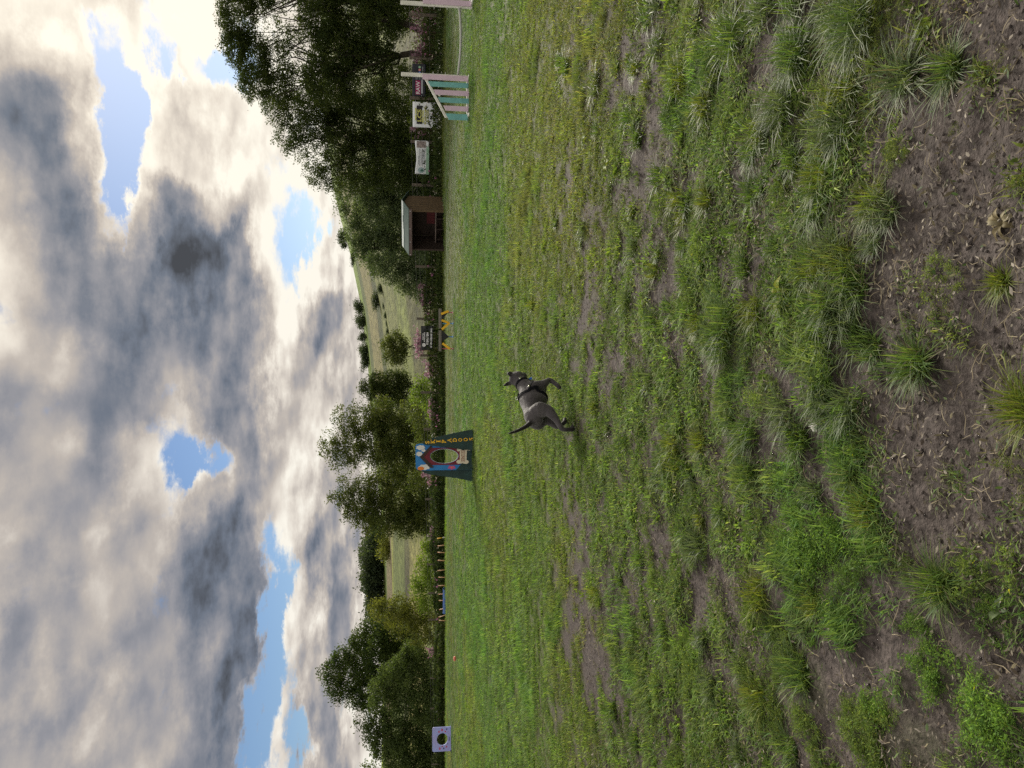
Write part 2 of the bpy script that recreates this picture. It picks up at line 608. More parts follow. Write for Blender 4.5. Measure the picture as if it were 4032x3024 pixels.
# ------------------------------------------------------------------ paddock turf: one sheet, finer near the camera
rows = np.concatenate([[-40, -15, -4, 0.2, 0.7], np.geomspace(1.05, 96, 430), [110, 130]])
cols = np.concatenate([[-7, -4, -2.4, -1.6, -1.2], np.linspace(-0.95, 0.95, 330), [1.2, 1.6, 2.4, 4, 7]])
RR, CC = np.meshgrid(rows, cols, indexing='ij')
GX = CC * np.clip(RR, 1.05, None)
GY = RR + 0 * CC
GZ = gz(GX, GY)
bb = bare(GX, GY)
near = sstep(9, 3, GY)
GZ = GZ + near * (0.05 * (fbm(GX * 4, GY * 4, 71, 4) - .5) + 0.022 * (fbm(GX * 16, GY * 16, 77, 4, 0.5) - .5) - 0.022 * bb + 0.007 * bb * (fbm(GX * 34, GY * 34, 81, 3, .6) - .5) * 2)
GZ = np.where(GY > 97, GZ - 6, GZ)
nr, nc = GX.shape
ii = (np.arange(nr - 1)[:, None] * nc + np.arange(nc - 1)[None, :]).ravel()
faces = np.stack([ii, ii + 1, ii + nc + 1, ii + nc], 1)
verts = np.stack([GX.ravel(), GY.ravel(), GZ.ravel()], 1)
me = mesh_np('paddock_ground', verts, [faces], {'bare': bb.ravel()}, smooth=True)


def near_height(x, y):
    """height of that sheet at given points (nearest cell, bilinear)"""
    x = np.asarray(x, float)
    y = np.asarray(y, float)
    r = np.interp(y, rows, np.arange(nr))
    c = np.interp(x / np.clip(y, 1.05, None), cols, np.arange(nc))
    r0 = np.clip(r.astype(int), 0, nr - 2)
    c0 = np.clip(c.astype(int), 0, nc - 2)
    fr, fc = r - r0, c - c0
    return (GZ[r0, c0] * (1 - fr) * (1 - fc) + GZ[r0 + 1, c0] * fr * (1 - fc) + GZ[r0, c0 + 1] * (1 - fr) * fc + GZ[r0 + 1, c0 + 1] * fr * fc)


GM, nt, pb = new_mat('soil and turf')
pb.inputs['Roughness'].default_value = 0.9
pb.inputs['Specular IOR Level'].default_value = 0.15


def mix_rgb(nt, f, a, b):
    n = nt.nodes.new('ShaderNodeMix')
    n.data_type = 'RGBA'
    for s_, v in ((n.inputs[0], f), (n.inputs[6], a), (n.inputs[7], b)):
        if isinstance(v, bpy.types.NodeSocket):
            nt.links.new(v, s_)
        else:
            s_.default_value = v if not hasattr(v, '__len__') else (*v, 1)
    return n.outputs[2]


def tex_noise(nt, vec, scale, detail=5, rough=0.6):
    n = nt.nodes.new('ShaderNodeTexNoise')
    n.inputs['Scale'].default_value = scale
    n.inputs['Detail'].default_value = detail
    n.inputs['Roughness'].default_value = rough
    nt.links.new(vec, n.inputs['Vector'])
    return n.outputs[0]


def map_range(nt, v, a, b):
    n = nt.nodes.new('ShaderNodeMapRange')
    n.interpolation_type = 'SMOOTHSTEP'
    nt.links.new(v, n.inputs['Value'])
    n.inputs['From Min'].default_value = a
    n.inputs['From Max'].default_value = b
    return n.outputs['Result']


tco = nt.nodes.new('ShaderNodeTexCoord').outputs['Object']
n1 = tex_noise(nt, tco, 2.2, 6)
n2 = tex_noise(nt, tco, 45.0, 5)
n3 = tex_noise(nt, tco, 170.0, 3)
n4 = tex_noise(nt, tco, 0.18, 4)
soil = mix_rgb(nt, map_range(nt, n2, .35, .7), (0.042, 0.035, 0.033), (0.105, 0.087, 0.081))
soil = mix_rgb(nt, map_range(nt, n1, .4, .75), soil, (0.070, 0.058, 0.053))
turf = mix_rgb(nt, map_range(nt, n3, .35, .65), (0.040, 0.050, 0.018), (0.100, 0.125, 0.042))
turf = mix_rgb(nt, map_range(nt, n4, .35, .65), turf, (0.078, 0.092, 0.034))
ab = nt.nodes.new('ShaderNodeAttribute')
ab.attribute_name = 'bare'
sepn = nt.nodes.new('ShaderNodeSeparateXYZ')
nt.links.new(tco, sepn.inputs[0])
gfar = map_range(nt, sepn.outputs[1], 2.5, 10.0)
cov_ = nt.nodes.new('ShaderNodeMath')
cov_.operation = 'SUBTRACT'
nt.links.new(gfar, cov_.inputs[0])
nt.links.new(ab.outputs['Fac'], cov_.inputs[1])
cov2 = map_range(nt, cov_.outputs[0], -0.25, 0.6)
nt.links.new(mix_rgb(nt, cov2, soil, turf), pb.inputs['Base Color'])
bmp = nt.nodes.new('ShaderNodeBump')
bmp.inputs['Strength'].default_value = 0.9
bmp.inputs['Distance'].default_value = 0.012
addn = nt.nodes.new('ShaderNodeMath')
addn.operation = 'MULTIPLY_ADD'
nt.links.new(n3, addn.inputs[0])
addn.inputs[1].default_value = 0.35
nt.links.new(n2, addn.inputs[2])
nt.links.new(addn.outputs[0], bmp.inputs['Height'])
nt.links.new(bmp.outputs[0], pb.inputs['Normal'])
link('paddock_ground', me, GM, None, kind='structure', label='worn grass paddock with bare dark soil showing through')

# ------------------------------------------------------------------ the far side of the valley: fields rising to a ridge
RIDGE_U = [-1500, 0, 400, 700, 1000, 1300, 1600, 1800, 2000, 2150, 2300, 2600, 3024, 4500]
RIDGE_V = [1500, 1505, 1512, 1514, 1505, 1475, 1452, 1432, 1392, 1352, 1318, 1292, 1275, 1275]
Y0, Y1 = 96.0, 430.0


def hill_z(a, y):
    """a: sideways per metre ahead"""
    v = np.interp(a * FPX + CY, RIDGE_U, RIDGE_V)
    top = (1640 - v) / FPX * Y1 * 1.01 + CAM_H
    t = np.clip((y - Y0) / (Y1 - Y0), 0, None)
    base = gz(a * 90, 90) - 0.6
    zz = base + (top - base) * np.where(t < 1, np.clip(t, 0, 1) ** 0.93, 1 + 0.05 * (t - 1))
    return zz + 0.8 * (fbm(a * y * 0.02 + 7, y * 0.02, 91, 3) - .5) * np.clip(t * 4, 0, 1) + np.where(t > 1, -(y - Y1) * 0.03, 0)


hr = np.concatenate([np.linspace(84, Y0, 6), np.linspace(Y0 + 4, Y1, 110), [445, 470, 520, 700, 1200, 3000]])
hc = np.concatenate([[-6, -3, -1.5, -1], np.linspace(-0.8, 0.8, 200), [1, 1.5, 3, 6]])
HR, HC = np.meshgrid(hr, hc, indexing='ij')
HZ = hill_z(HC, HR)
HX = HC * HR
T = np.clip((HR - Y0) / (Y1 - Y0), 0, 1)
wob = T + 0.05 * (fbm(HX * 0.012, HR * 0.012, 21, 3) - .5) + 0.04 * HC
side = sstep(-0.28, -0.12, HC)                 # fields differ left and right of the middle trees


def bands(t, stops):
    out = np.zeros(t.shape + (3,))
    for (t0, t1, c) in stops:
        w = (sstep(t0 - .008, t0 + .008, t) * (1 - sstep(t1 - .008, t1 + .008, t)))[..., None]
        out = out * (1 - w) + np.array(c) * w
    return out


right_f = np.array([.80, .92, .8]) * bands(wob, [(-1, .125, (.105, .098, .042)), (.125, .20, (.20, .215, .07)), (.20, .37, (.185, .185, .075)), (.37, .44, (.075, .085, .035)),
                      (.44, .66, (.235, .195, .095)), (.66, .76, (.10, .115, .042)), (.76, 1.2, (.19, .25, .05))])
left_f = np.array([.85, .95, .85]) * bands(wob, [(-1, .10, (.12, .14, .045)), (.10, .22, (.25, .215, .095)), (.22, .27, (.085, .075, .05)), (.27, .48, (.135, .155, .06)),
                     (.48, .52, (.24, .26, .06)), (.52, .72, (.20, .155, .105)), (.72, .85, (.12, .15, .05)), (.85, 1.2, (.24, .30, .045))])
hcol = left_f * (1 - side[..., None]) + right_f * side[..., None]
hcol = hcol * (0.75 + 0.5 * fbm(HX * 0.15, HR * 0.06, 33, 4))[..., None]
nr2, nc2 = HX.shape
ii = (np.arange(nr2 - 1)[:, None] * nc2 + np.arange(nc2 - 1)[None, :]).ravel()
me = mesh_np('hillside', np.stack([HX.ravel(), HR.ravel(), HZ.ravel()], 1), [np.stack([ii, ii + 1, ii + nc2 + 1, ii + nc2], 1)], {'col': hcol.reshape(-1, 3)}, smooth=True)
HM, nt, pb = new_mat('far fields')
pb.inputs['Roughness'].default_value = 0.95
pb.inputs['Specular IOR Level'].default_value = 0.1
ac = nt.nodes.new('ShaderNodeAttribute')
ac.attribute_name = 'col'
tco = nt.nodes.new('ShaderNodeTexCoord').outputs['Object']
mp = nt.nodes.new('ShaderNodeMapping')
mp.inputs['Scale'].default_value = (1.0, 0.35, 1.0)
nt.links.new(tco, mp.inputs[0])
hn = tex_noise(nt, mp.outputs[0], 0.55, 6, 0.7)
nt.links.new(mix_rgb(nt, map_range(nt, hn, .32, .68), (0.45, 0.45, 0.42), (1.25, 1.2, 1.15)), (mul := nt.nodes.new('ShaderNodeVectorMath')).inputs[0])
mul.operation = 'MULTIPLY'
nt.links.new(ac.outputs['Color'], mul.inputs[1])
nt.links.new(mul.outputs[0], pb.inputs['Base Color'])
bmp = nt.nodes.new('ShaderNodeBump')
bmp.inputs['Strength'].default_value = 1.0
bmp.inputs['Distance'].default_value = 0.9
nt.links.new(hn, bmp.inputs['Height'])
nt.links.new(bmp.outputs[0], pb.inputs['Normal'])
link('hillside', me, HM, None, kind='structure', label='hillside fields of hay and pasture across the valley')


def hill_at(x, y):
    """the hillside point that a pixel shows"""
    d = ray(x, y)
    a = d.x / d.y
    for Y in np.linspace(90, 440, 500):
        p = at(x, y, Y)
        if p.z <= float(hill_z(np.array(a), np.array(Y))):
            return p
    return Vector((a * Y1, Y1, float(hill_z(np.array(a), np.array(Y1)))))

# ------------------------------------------------------------------ trees and shrubs
def leaf_cloud(lobes, px_size, palette, seed, fill=3.0, clump=0.55, droop=0.0):
    """leaf-sized diamonds in clumps through the given lobes; a lobe is (centre, radii, density)"""
    r = np.random.default_rng(seed)
    P, S, Cc = [], [], []
    for (c, rad, dens, leaf) in lobes:
        area = math.pi * (rad[0] * rad[2])
        n = int(fill * dens * area / (leaf * leaf * 0.55))
        ncl = max(6, int(n / 26))
        d = r.normal(size=(ncl, 3))
        d /= np.linalg.norm(d, axis=1)[:, None]
        rr = r.uniform(0.35, 1.0, ncl) ** 0.6
        cc = d * rr[:, None] * np.array(rad) * (1 + 0.22 * (r.random(ncl) - .5))[:, None]
        k = r.integers(0, ncl, n)
        sig = clump * leaf * 3.2
        pts = cc[k] + r.normal(size=(n, 3)) * sig * np.array([1, 1, 0.8])
        pts = pts + np.array(c)
        tone = r.random(ncl)[k] * 0.6 + r.random(n) * 0.4
        hgt = (pts[:, 2] - c[2]) / rad[2]
        P.append(pts)
        S.append(leaf * r.uniform(0.6, 1.35, n))
        pal = np.array(palette)
        t = np.clip(tone, 0, 0.999) * (len(pal) - 1)
        i0 = t.astype(int)
        f = (t - i0)[:, None]
        Cc.append(pal[i0] * (1 - f) + pal[i0 + 1] * f)
    P, S, Cc = np.concatenate(P), np.concatenate(S), np.concatenate(Cc)
    n = len(P)
    u = r.normal(size=(n, 3))
    u[:, 2] -= droop
    u /= np.linalg.norm(u, axis=1)[:, None]
    w = np.cross(u, r.normal(size=(n, 3)))
    w /= np.linalg.norm(w, axis=1)[:, None]
    V = np.empty((n, 4, 3))
    V[:, 0] = P - u * S[:, None] * .75
    V[:, 1] = P + w * S[:, None] * .36
    V[:, 2] = P + u * S[:, None] * .75
    V[:, 3] = P - w * S[:, None] * .36
    return V.reshape(-1, 3), np.arange(4 * n).reshape(n, 4), np.repeat(Cc, 4, 0)


def limb(p0, p1, r0, r1, seed, bend=0.12, n=5):
    r = random.Random(seed)
    p0, p1 = Vector(p0), Vector(p1)
    L = (p1 - p0).length
    pts, rad = [], []
    for i in range(n):
        t = i / (n - 1)
        off = Vector((r.uniform(-1, 1), r.uniform(-1, 1), r.uniform(-.4, .4))) * L * bend * math.sin(math.pi * t)
        pts.append(p0.lerp(p1, t) + off)
        rad.append(r0 + (r1 - r0) * t)
    return pts, rad


def tree(name, label, category, Y, base_px, lobes_px, palette, seed, leaf_px=7.0, fill=3.0, trunk_r=0.18, forks=None, depth=0.75, group=None, ground=None, clump=0.55, droop=0.0, stems=None):
    """lobes_px: (x, y, half height, half width, density[, shift in depth]) in photograph pixels at distance Y"""
    bp = at(base_px[0], base_px[1], Y)
    zb = float(gz(bp.x, Y)) if ground is None else ground
    base = Vector((bp.x, Y, zb - 0.05))
    t = thing(name, base, label, category, group)
    sc = Y / FPX
    lobes = []
    r = random.Random(seed)
    for L in lobes_px:
        x, y, rv, ry, dn = L[:5]
        sh = L[5] if len(L) > 5 else r.uniform(-.5, .5) * depth * ry * sc
        c = at(x, y, Y) - base
        c.y += sh
        lobes.append((tuple(c), (ry * sc, ry * sc * depth, rv * sc), dn, leaf_px * sc))
    v, f, col = leaf_cloud(lobes, leaf_px, palette, seed, fill, clump, droop)
    crown = link('crown', mesh_np('crown', v, [f], {'col': col}), LEAF, t)
    # trunk and limbs
    vs, fs = [], []
    def put(pts, rad, seg=7):
        a, b = tube_data(pts, rad, seg, False)
        o = len(vs)
        vs.extend(tuple(p) for p in a)
        fs.extend(tuple(i + o for i in q) for q in b)
    order = sorted(lobes, key=lambda q: q[0][2])
    st = stems or [(0.0, 0.0)]
    top = order[-1][0]
    forks_at = []
    for k, (sx, lean) in enumerate(st):
        hgt = forks if forks else max(1.0, order[0][0][2] * 0.8)
        p1 = Vector((sx + lean, 0, hgt))
        pts, rad = limb((sx, 0, -0.2), p1, trunk_r, trunk_r * .75, seed + k, 0.05)
        put(pts, rad, 9)
        forks_at.append(p1)
    trk = None
    for i, (c, rad_, dn, lf) in enumerate(lobes):
        p0 = min(forks_at, key=lambda q: abs(q.x - c[0]))
        c = Vector(c)
        if c.z > p0.z * 0.8:
            tip = c + Vector((0, 0, rad_[2] * 0.5))
            pts, rad = limb(p0, tip, trunk_r * .40, trunk_r * .07, seed * 3 + i, 0.14)
            put(pts, rad, 6)
            for q in range(3):
                e = c + Vector((r.uniform(-1, 1) * rad_[0], r.uniform(-1, 1) * rad_[1], r.uniform(-.2, .9) * rad_[2])) * .85
                pts2, rad2 = limb(pts[2], e, trunk_r * .14, trunk_r * .03, seed * 5 + i * 7 + q, 0.10, 4)
                put(pts2, rad2, 5)
    me = bpy.data.meshes.new('trunk')
    me.from_pydata(vs, [], fs)
    me.polygons.foreach_set('use_smooth', np.ones(len(me.polygons), bool))
    link('trunk', me, BARK, t)
    return t


DARK = [(0.018, 0.030, 0.011), (0.034, 0.052, 0.016), (0.057, 0.076, 0.020), (0.084, 0.103, 0.025)]
WILLOW = [(0.041, 0.064, 0.033), (0.075, 0.107, 0.051), (0.122, 0.160, 0.079), (0.179, 0.215, 0.107)]
MID = [(0.026, 0.042, 0.013), (0.052, 0.073, 0.021), (0.091, 0.111, 0.029), (0.137, 0.150, 0.036)]
OLIVE = [(0.046, 0.055, 0.016), (0.091, 0.104, 0.026), (0.143, 0.156, 0.034), (0.208, 0.215, 0.042)]
YEW = [(0.019, 0.034, 0.012), (0.034, 0.058, 0.017), (0.062, 0.089, 0.021), (0.089, 0.118, 0.028)]
FRESH = [(0.058, 0.098, 0.018), (0.098, 0.150, 0.026), (0.150, 0.215, 0.036), (0.208, 0.273, 0.046)]
FAR = [(0.021, 0.033, 0.024), (0.033, 0.051, 0.030), (0.053, 0.071, 0.036), (0.078, 0.099, 0.041)]

GREENW = [(.030, .050, .016), (.058, .088, .028), (.095, .130, .044), (.14, .175, .065)]

# by the right-hand fence: two big field maples or the like, behind the banners
tree('tall_tree', 'tallest dark tree with sunlight breaking through its crown, behind the pink jump', 'tree', 46, (1640, 150),
     [(935, 70, 75, 110, 1.0), (925, 175, 55, 85, .9), (985, 210, 75, 105, .9), (1010, 330, 70, 80, .8), (1000, -60, 110, 120, 1), (1110, 60, 95, 130, .16), (1180, 200, 70, 110, .25),
      (1085, 250, 60, 90, .6), (1100, 350, 70, 75, .6), (1170, 330, 80, 90, .45), (1270, 60, 90, 150, 1.0), (1330, 210, 100, 140, 1.0), (1290, 330, 90, 110, .9), (1390, 70, 110, 190, 1.0),
      (1430, 300, 110, 150, .8), (1500, 120, 90, 150, .75), (1480, -80, 140, 130, 1.0), (1560, 20, 80, 110, .8), (1250, -100, 120, 140, 1.0), (1560, 330, 70, 120, .7)],
     DARK, 11, 5.2, 4.6, 0.24, 2.4, stems=[(-0.9, -0.2), (0.2, 0.7)])
tree('broad_tree', 'dark ragged tree with two rounded tops, next to the tallest tree', 'tree', 49, (1650, 560),
     [(1085, 430, 50, 65, .75), (1160, 440, 75, 80, .5), (1130, 530, 55, 60, .5), (1190, 590, 65, 60, .45), (1240, 480, 80, 100, .7), (1290, 400, 80, 100, .9), (1330, 560, 80, 100, .9), (1240, 680, 50, 60, .45), (1310, 690, 60, 70, .7),
      (1400, 470, 90, 130, 1), (1430, 640, 90, 120, 1), (1520, 480, 90, 150, .9), (1540, 640, 90, 130, 1), (1610, 560, 60, 170, .8)],
     DARK, 12, 5.2, 4.4, 0.2, 2.2)
tree('hawthorn_thicket', 'dark hawthorn thicket filling the space under the tallest tree', 'shrub', 53, (1720, 180),
     [(1690, -120, 60, 120, 1), (1690, 60, 55, 110, 1), (1680, 170, 50, 70, .8), (1700, 250, 45, 100, 1), (1670, 340, 60, 100, 1), (1640, -40, 60, 100, 1), (1645, 410, 60, 80, 1), (1600, 60, 40, 60, .5)], DARK, 27, 7.5, 3.0, 0.07, 0.6)
tree('hawthorn_thicket', 'dark hawthorn thicket behind the white and the sagging banner', 'shrub', 55, (1720, 560),
     [(1680, 470, 60, 100, 1), (1670, 580, 60, 100, 1), (1640, 520, 60, 110, 1), (1690, 660, 55, 100, 1), (1620, 640, 60, 90, 1)], DARK, 28, 7.5, 3.0, 0.07, 0.6)
# willows behind the shed
tree('willow_shrub', 'dense dark willow bush behind the banner with a round logo', 'shrub', 52, (1700, 720),
     [(1370, 740, 60, 60, .8), (1460, 740, 80, 90, 1), (1560, 700, 90, 110, 1), (1650, 690, 70, 130, 1), (1500, 830, 80, 80, 1), (1600, 810, 80, 100, 1)],
     WILLOW, 13, 5.6, 3.8, 0.12, 1.2)
tree('willow_shrub', 'grey green willow thicket rising over the shed roof', 'shrub', 54, (1700, 900),
     [(1345, 800, 30, 35, .3), (1385, 830, 50, 55, .9), (1400, 920, 50, 60, .9), (1460, 880, 80, 110, 1), (1430, 985, 45, 50, .8), (1500, 980, 80, 90, 1), (1560, 900, 90, 130, 1), (1640, 900, 90, 140, 1)],
     WILLOW, 14, 5.6, 3.8, 0.12, 1.2)
tree('willow_shrub', 'low spreading willow at the side of the shed, nearest the gap in the trees', 'shrub', 50, (1720, 1060),
     [(1480, 1040, 50, 45, .8), (1545, 1060, 60, 60, 1), (1600, 1090, 60, 65, 1), (1650, 1120, 45, 75, .9), (1660, 1040, 70, 90, 1), (1700, 1080, 45, 120, 1)],
     WILLOW, 15, 5.6, 3.8, 0.1, 0.9)
# the gap in the middle
tree('small_willow', 'small rounded willow on bare stems above the black banner', 'tree', 108, (1630, 1372),
     [(1530, 1365, 35, 45, .9), (1565, 1340, 32, 40, .9), (1575, 1400, 32, 40, .9), (1540, 1400, 35, 35, .9), (1590, 1370, 22, 45, .7)],
     MID, 16, 5.0, 4.0, 0.16, 1.8, ground=-2.2)
tree('round_tree', 'dark rounded tree standing alone on the slope, beside the small willow', 'tree', 118, (1620, 1525),
     [(1455, 1530, 40, 45, 1), (1490, 1505, 45, 50, 1), (1500, 1555, 45, 50, 1), (1545, 1500, 40, 55, 1), (1560, 1560, 45, 55, 1), (1590, 1525, 30, 70, 1)],
     DARK, 17, 5.0, 4.4, 0.22, 1.5, ground=-2.0)
tree('birch_tree', 'loose airy birch with twiggy tops, behind the painted dog hoop', 'tree', 80, (1720, 1760),
     [(1345, 1640, 45, 50, .22), (1320, 1715, 45, 45, .3), (1300, 1765, 45, 50, .45), (1340, 1805, 50, 50, .4), (1370, 1680, 45, 60, .35), (1390, 1760, 50, 90, .7), (1430, 1650, 60, 70, .55),
      (1470, 1740, 70, 110, 1), (1500, 1640, 60, 80, .8), (1540, 1700, 70, 110, 1), (1560, 1810, 80, 90, 1), (1620, 1650, 60, 90, .9), (1630, 1770, 60, 110, 1)],
     MID, 18, 5.5, 4.2, 0.14, 2.0)
tree('birch_tree', 'full birch with two leafy peaks, between the painted hoop and the open field', 'tree', 83, (1720, 1990),
     [(1330, 1965, 40, 40, .4), (1365, 1950, 40, 55, .6), (1385, 2020, 40, 50, .55), (1360, 1890, 30, 40, .25), (1425, 1960, 50, 90, .9), (1440, 2050, 45, 55, .9), (1490, 1920, 60, 80, 1), (1510, 2020, 60, 90, 1),
      (1570, 1960, 60, 130, 1), (1600, 2060, 50, 60, .9), (1640, 1960, 55, 130, 1), (1670, 2010, 40, 110, 1)],
     MID, 19, 5.5, 4.4, 0.14, 2.0)
tree('bramble_bush', 'sunlit bright green bush on the fence, left of the black banner', 'shrub', 60, (1740, 1530),
     [(1650, 1520, 30, 40, 1), (1640, 1560, 30, 30, 1), (1680, 1550, 30, 60, 1), (1700, 1610, 35, 60, .9), (1690, 1480, 25, 30, .8)], FRESH, 20, 7.0, 2.6, 0.05, 0.4)
tree('hawthorn_bush', 'dull green hawthorn tangle at the fence beside the hoop with yellow letters', 'shrub', 66, (1740, 1680),
     [(1640, 1620, 40, 60, .9), (1660, 1690, 40, 70, 1), (1690, 1640, 30, 90, 1), (1680, 1860, 40, 60, 1), (1650, 1900, 40, 60, .9)], MID, 21, 6.5, 2.6, 0.06, 0.6)
# left: bramble hedge below the fields, conifer and shrubs
tree('bramble_hedge', 'bright leafy bramble hedge below the striped fields', 'hedge', 84, (1740, 2230),
     [(1690, 2130, 28, 50, 1), (1680, 2200, 32, 60, 1), (1665, 2270, 35, 55, 1), (1650, 2320, 35, 50, 1), (1680, 2340, 38, 70, 1), (1700, 2240, 30, 90, 1), (1715, 2150, 25, 80, 1)], FRESH, 22, 6.0, 2.8, 0.05, 0.4)
tree('conifer_tree', 'big dark conifer with a ragged pointed top', 'tree', 98, (1700, 2600),
     [(1275, 2655, 24, 32, .6), (1290, 2700, 22, 28, .5), (1310, 2640, 30, 50, .9), (1330, 2710, 34, 50, .9), (1345, 2590, 28, 45, .8), (1370, 2650, 44, 80, 1), (1385, 2550, 28, 45, .8), (1400, 2740, 38, 50, .9), (1420, 2490, 26, 40, .8), (1430, 2590, 48, 100, 1),
      (1450, 2700, 48, 80, 1), (1475, 2470, 40, 60, .9), (1490, 2570, 52, 130, 1), (1540, 2500, 52, 110, 1), (1550, 2640, 60, 140, 1), (1600, 2560, 60, 150, 1), (1450, 2780, 30, 30, .5)],
     YEW, 23, 5.5, 4.6, 0.3, 2.0, droop=1.2)
tree('yellow_willow', 'yellow green feathery shrub beside the weave poles', 'shrub', 86, (1740, 2440),
     [(1475, 2400, 30, 40, .8), (1520, 2420, 45, 55, 1), (1570, 2390, 45, 55, 1), (1590, 2460, 50, 70, 1), (1630, 2400, 45, 60, 1), (1660, 2470, 45, 80, 1), (1700, 2440, 35, 90, 1)],
     OLIVE, 24, 6.0, 3.0, 0.08, 0.8)
tree('willow_shrub', 'large pale green willow mound below the conifer', 'shrub', 88, (1740, 2700),
     [(1490, 2720, 40, 50, .9), (1480, 2780, 30, 40, .7), (1540, 2670, 50, 60, 1), (1590, 2610, 50, 60, 1), (1570, 2750, 60, 80, 1), (1630, 2570, 45, 60, 1), (1640, 2680, 60, 90, 1), (1660, 2790, 60, 90, 1), (1710, 2650, 40, 110, 1), (1710, 2800, 40, 110, 1)],
     GREENW, 25, 6.0, 4.4, 0.1, 0.8)
tree('willow_shrub', 'shaggy willow clump behind the lilac hoop, reaching the picture edge', 'shrub', 92, (1740, 2920),
     [(1430, 2850, 35, 35, .5), (1470, 2880, 40, 55, .9), (1500, 2830, 45, 55, 1), (1510, 2930, 50, 60, 1), (1560, 2880, 60, 80, 1), (1560, 2990, 60, 70, 1), (1620, 2930, 60, 110, 1), (1640, 3040, 70, 90, 1), (1680, 2900, 55, 110, 1), (1700, 3000, 45, 110, 1), (1600, 3120, 90, 90, 1), (1450, 3060, 40, 50, .5)],
     GREENW, 26, 6.0, 4.4, 0.1, 0.8)

# far trees on the hill: prototypes copied to single trees
def far_proto(name, seed, wide, tall, palette):
    r = random.Random(seed)
    t = thing(name, (0, 0, 0), '', 'tree')
    lobes = []
    for i in range(9):
        a = r.uniform(0, 6.28)
        q = r.uniform(.1, .75)
        lobes.append(((math.cos(a) * wide * q * .6, math.sin(a) * wide * q * .6, tall * r.uniform(.36, .86)), (wide * .34, wide * .34, tall * .2), 1.0, 0.55))
    v, f, c = leaf_cloud(lobes, 0, palette, seed, 2.6, 0.6)
    link('crown', mesh_np('crown', v, [f], {'col': c}), LEAF, t)
    vs, fs = tube_data(*limb((0, 0, -.5), (0, 0, tall * .6), wide * .045, wide * .02, seed, .03), 6, False)
    me = bpy.data.meshes.new('trunk')
    me.from_pydata([tuple(p) for p in vs], [], fs)
    link('trunk', me, BARK, t)
    return t


protos = [far_proto('far_tree', 101, 8, 8, FAR), far_proto('far_tree', 102, 7, 9, FAR), far_proto('far_tree', 103, 9, 7.5, FAR), far_proto('far_bush', 104, 10, 6, OLIVE)]
used = set()


def place_far(k, x_base, y, height_px, label, group, wide=1.0, Y=None, name=None):
    p = hill_at(x_base, y) if Y is None else at(x_base, y, Y)
    src = protos[k]
    if k in used:
        o = src.copy()
        COL.objects.link(o)
        for ch in list(src.children):
            c = ch.copy()
            c.parent = o
            COL.objects.link(c)
    else:
        o = src
        used.add(k)
    s_ = height_px / FPX * p.y / (9.0 if k == 1 else 8.0 if k == 0 else 7.3 if k == 2 else 6.0)
    o.location = p - Vector((0, 0, 0.4 + s_ * 1.3))
    o.scale = (s_ * wide, s_ * wide, s_)
    o.rotation_euler = (0, 0, (x_base * 7 + y * 3) % 6.28)
    o['label'] = label
    o['category'] = 'tree'
    if group:
        o['group'] = group
    else:
        o.pop('group', None)


RG = 'trees along the ridge'
for k, x, y, h, l, w in [(0, 1432, 1208, 46, 'first of two round trees standing clear on the ridge', 1.1), (2, 1440, 1268, 50, 'second of two round trees on the ridge, slightly larger', 1.1),
                         (1, 1446, 1328, 48, 'thin topped tree on the ridge next to the two round ones', .8), (2, 1450, 1385, 46, 'broad dark tree in the ridge row', 1.3), (0, 1455, 1430, 40, 'low dark tree where the ridge row ends', 1.5),
                         (2, 1397, 1015, 24, 'small dark tree at the top of the slope', 1.6), (0, 1372, 935, 50, 'conifer like tree on the high ridge above the willows', .9), (1, 1362, 960, 42, 'slim dark tree on the high ridge', .9)]:
    place_far(k, x, y, h, l, RG, w)
place_far(0, 1490, 1180, 36, 'dark copse tree in the middle of the hill field', None, 1.9)
place_far(2, 1478, 1060, 34, 'dark bush by the tan strip of the hill field', None, 1.4)
place_far(0, 1504, 1140, 26, 'smaller bush beside the dark copse', None, 1.5)
for i, (x, y, h, w) in enumerate([(1520, 1240, 16, 1.6), (1524, 1275, 14, 1.8), (1530, 1305, 18, 1.5), (1536, 1335, 16, 1.8), (1512, 1205, 14, 1.8)]):
    place_far((0, 2)[i % 2], x, y, h, 'small hedgerow bush on the hill field, %s from the dark copse' % ('second', 'third', 'fourth', 'fifth', 'first')[i], 'hedgerow bushes across the field', w)
WG = 'trees of the dark wood on the left ridge'
for i, (x, y, h, w) in enumerate([(1500, 2060, 60, 1.2), (1505, 2095, 72, 1.1), (1508, 2130, 90, 1.0), (1510, 2170, 100, .9), (1512, 2205, 118, .9), (1512, 2240, 100, 1.0), (1514, 2272, 105, .9), (1514, 2305, 110, .9),
                                  (1516, 2340, 92, 1.0), (1516, 2372, 88, 1.0), (1517, 2404, 82, 1.0), (1518, 2435, 72, 1.1), (1505, 2150, 96, 1.1), (1506, 2225, 104, 1.0), (1508, 2290, 100, 1.1), (1512, 2390, 84, 1.2)]):
    place_far(i % 3, x, y, h, ('dark tree of the wood above the striped fields, %s from the birches' % ('first', 'second', 'third', 'fourth', 'fifth', 'sixth', 'seventh', 'eighth', 'ninth', 'tenth', 'eleventh', 'last')[i]) if i < 12 else 'tree in the back row of the dark wood on the ridge', WG, w)
place_far(3, 1535, 2150, 60, 'sunlit yellow green round bush at the foot of the wood', None, 1.0)

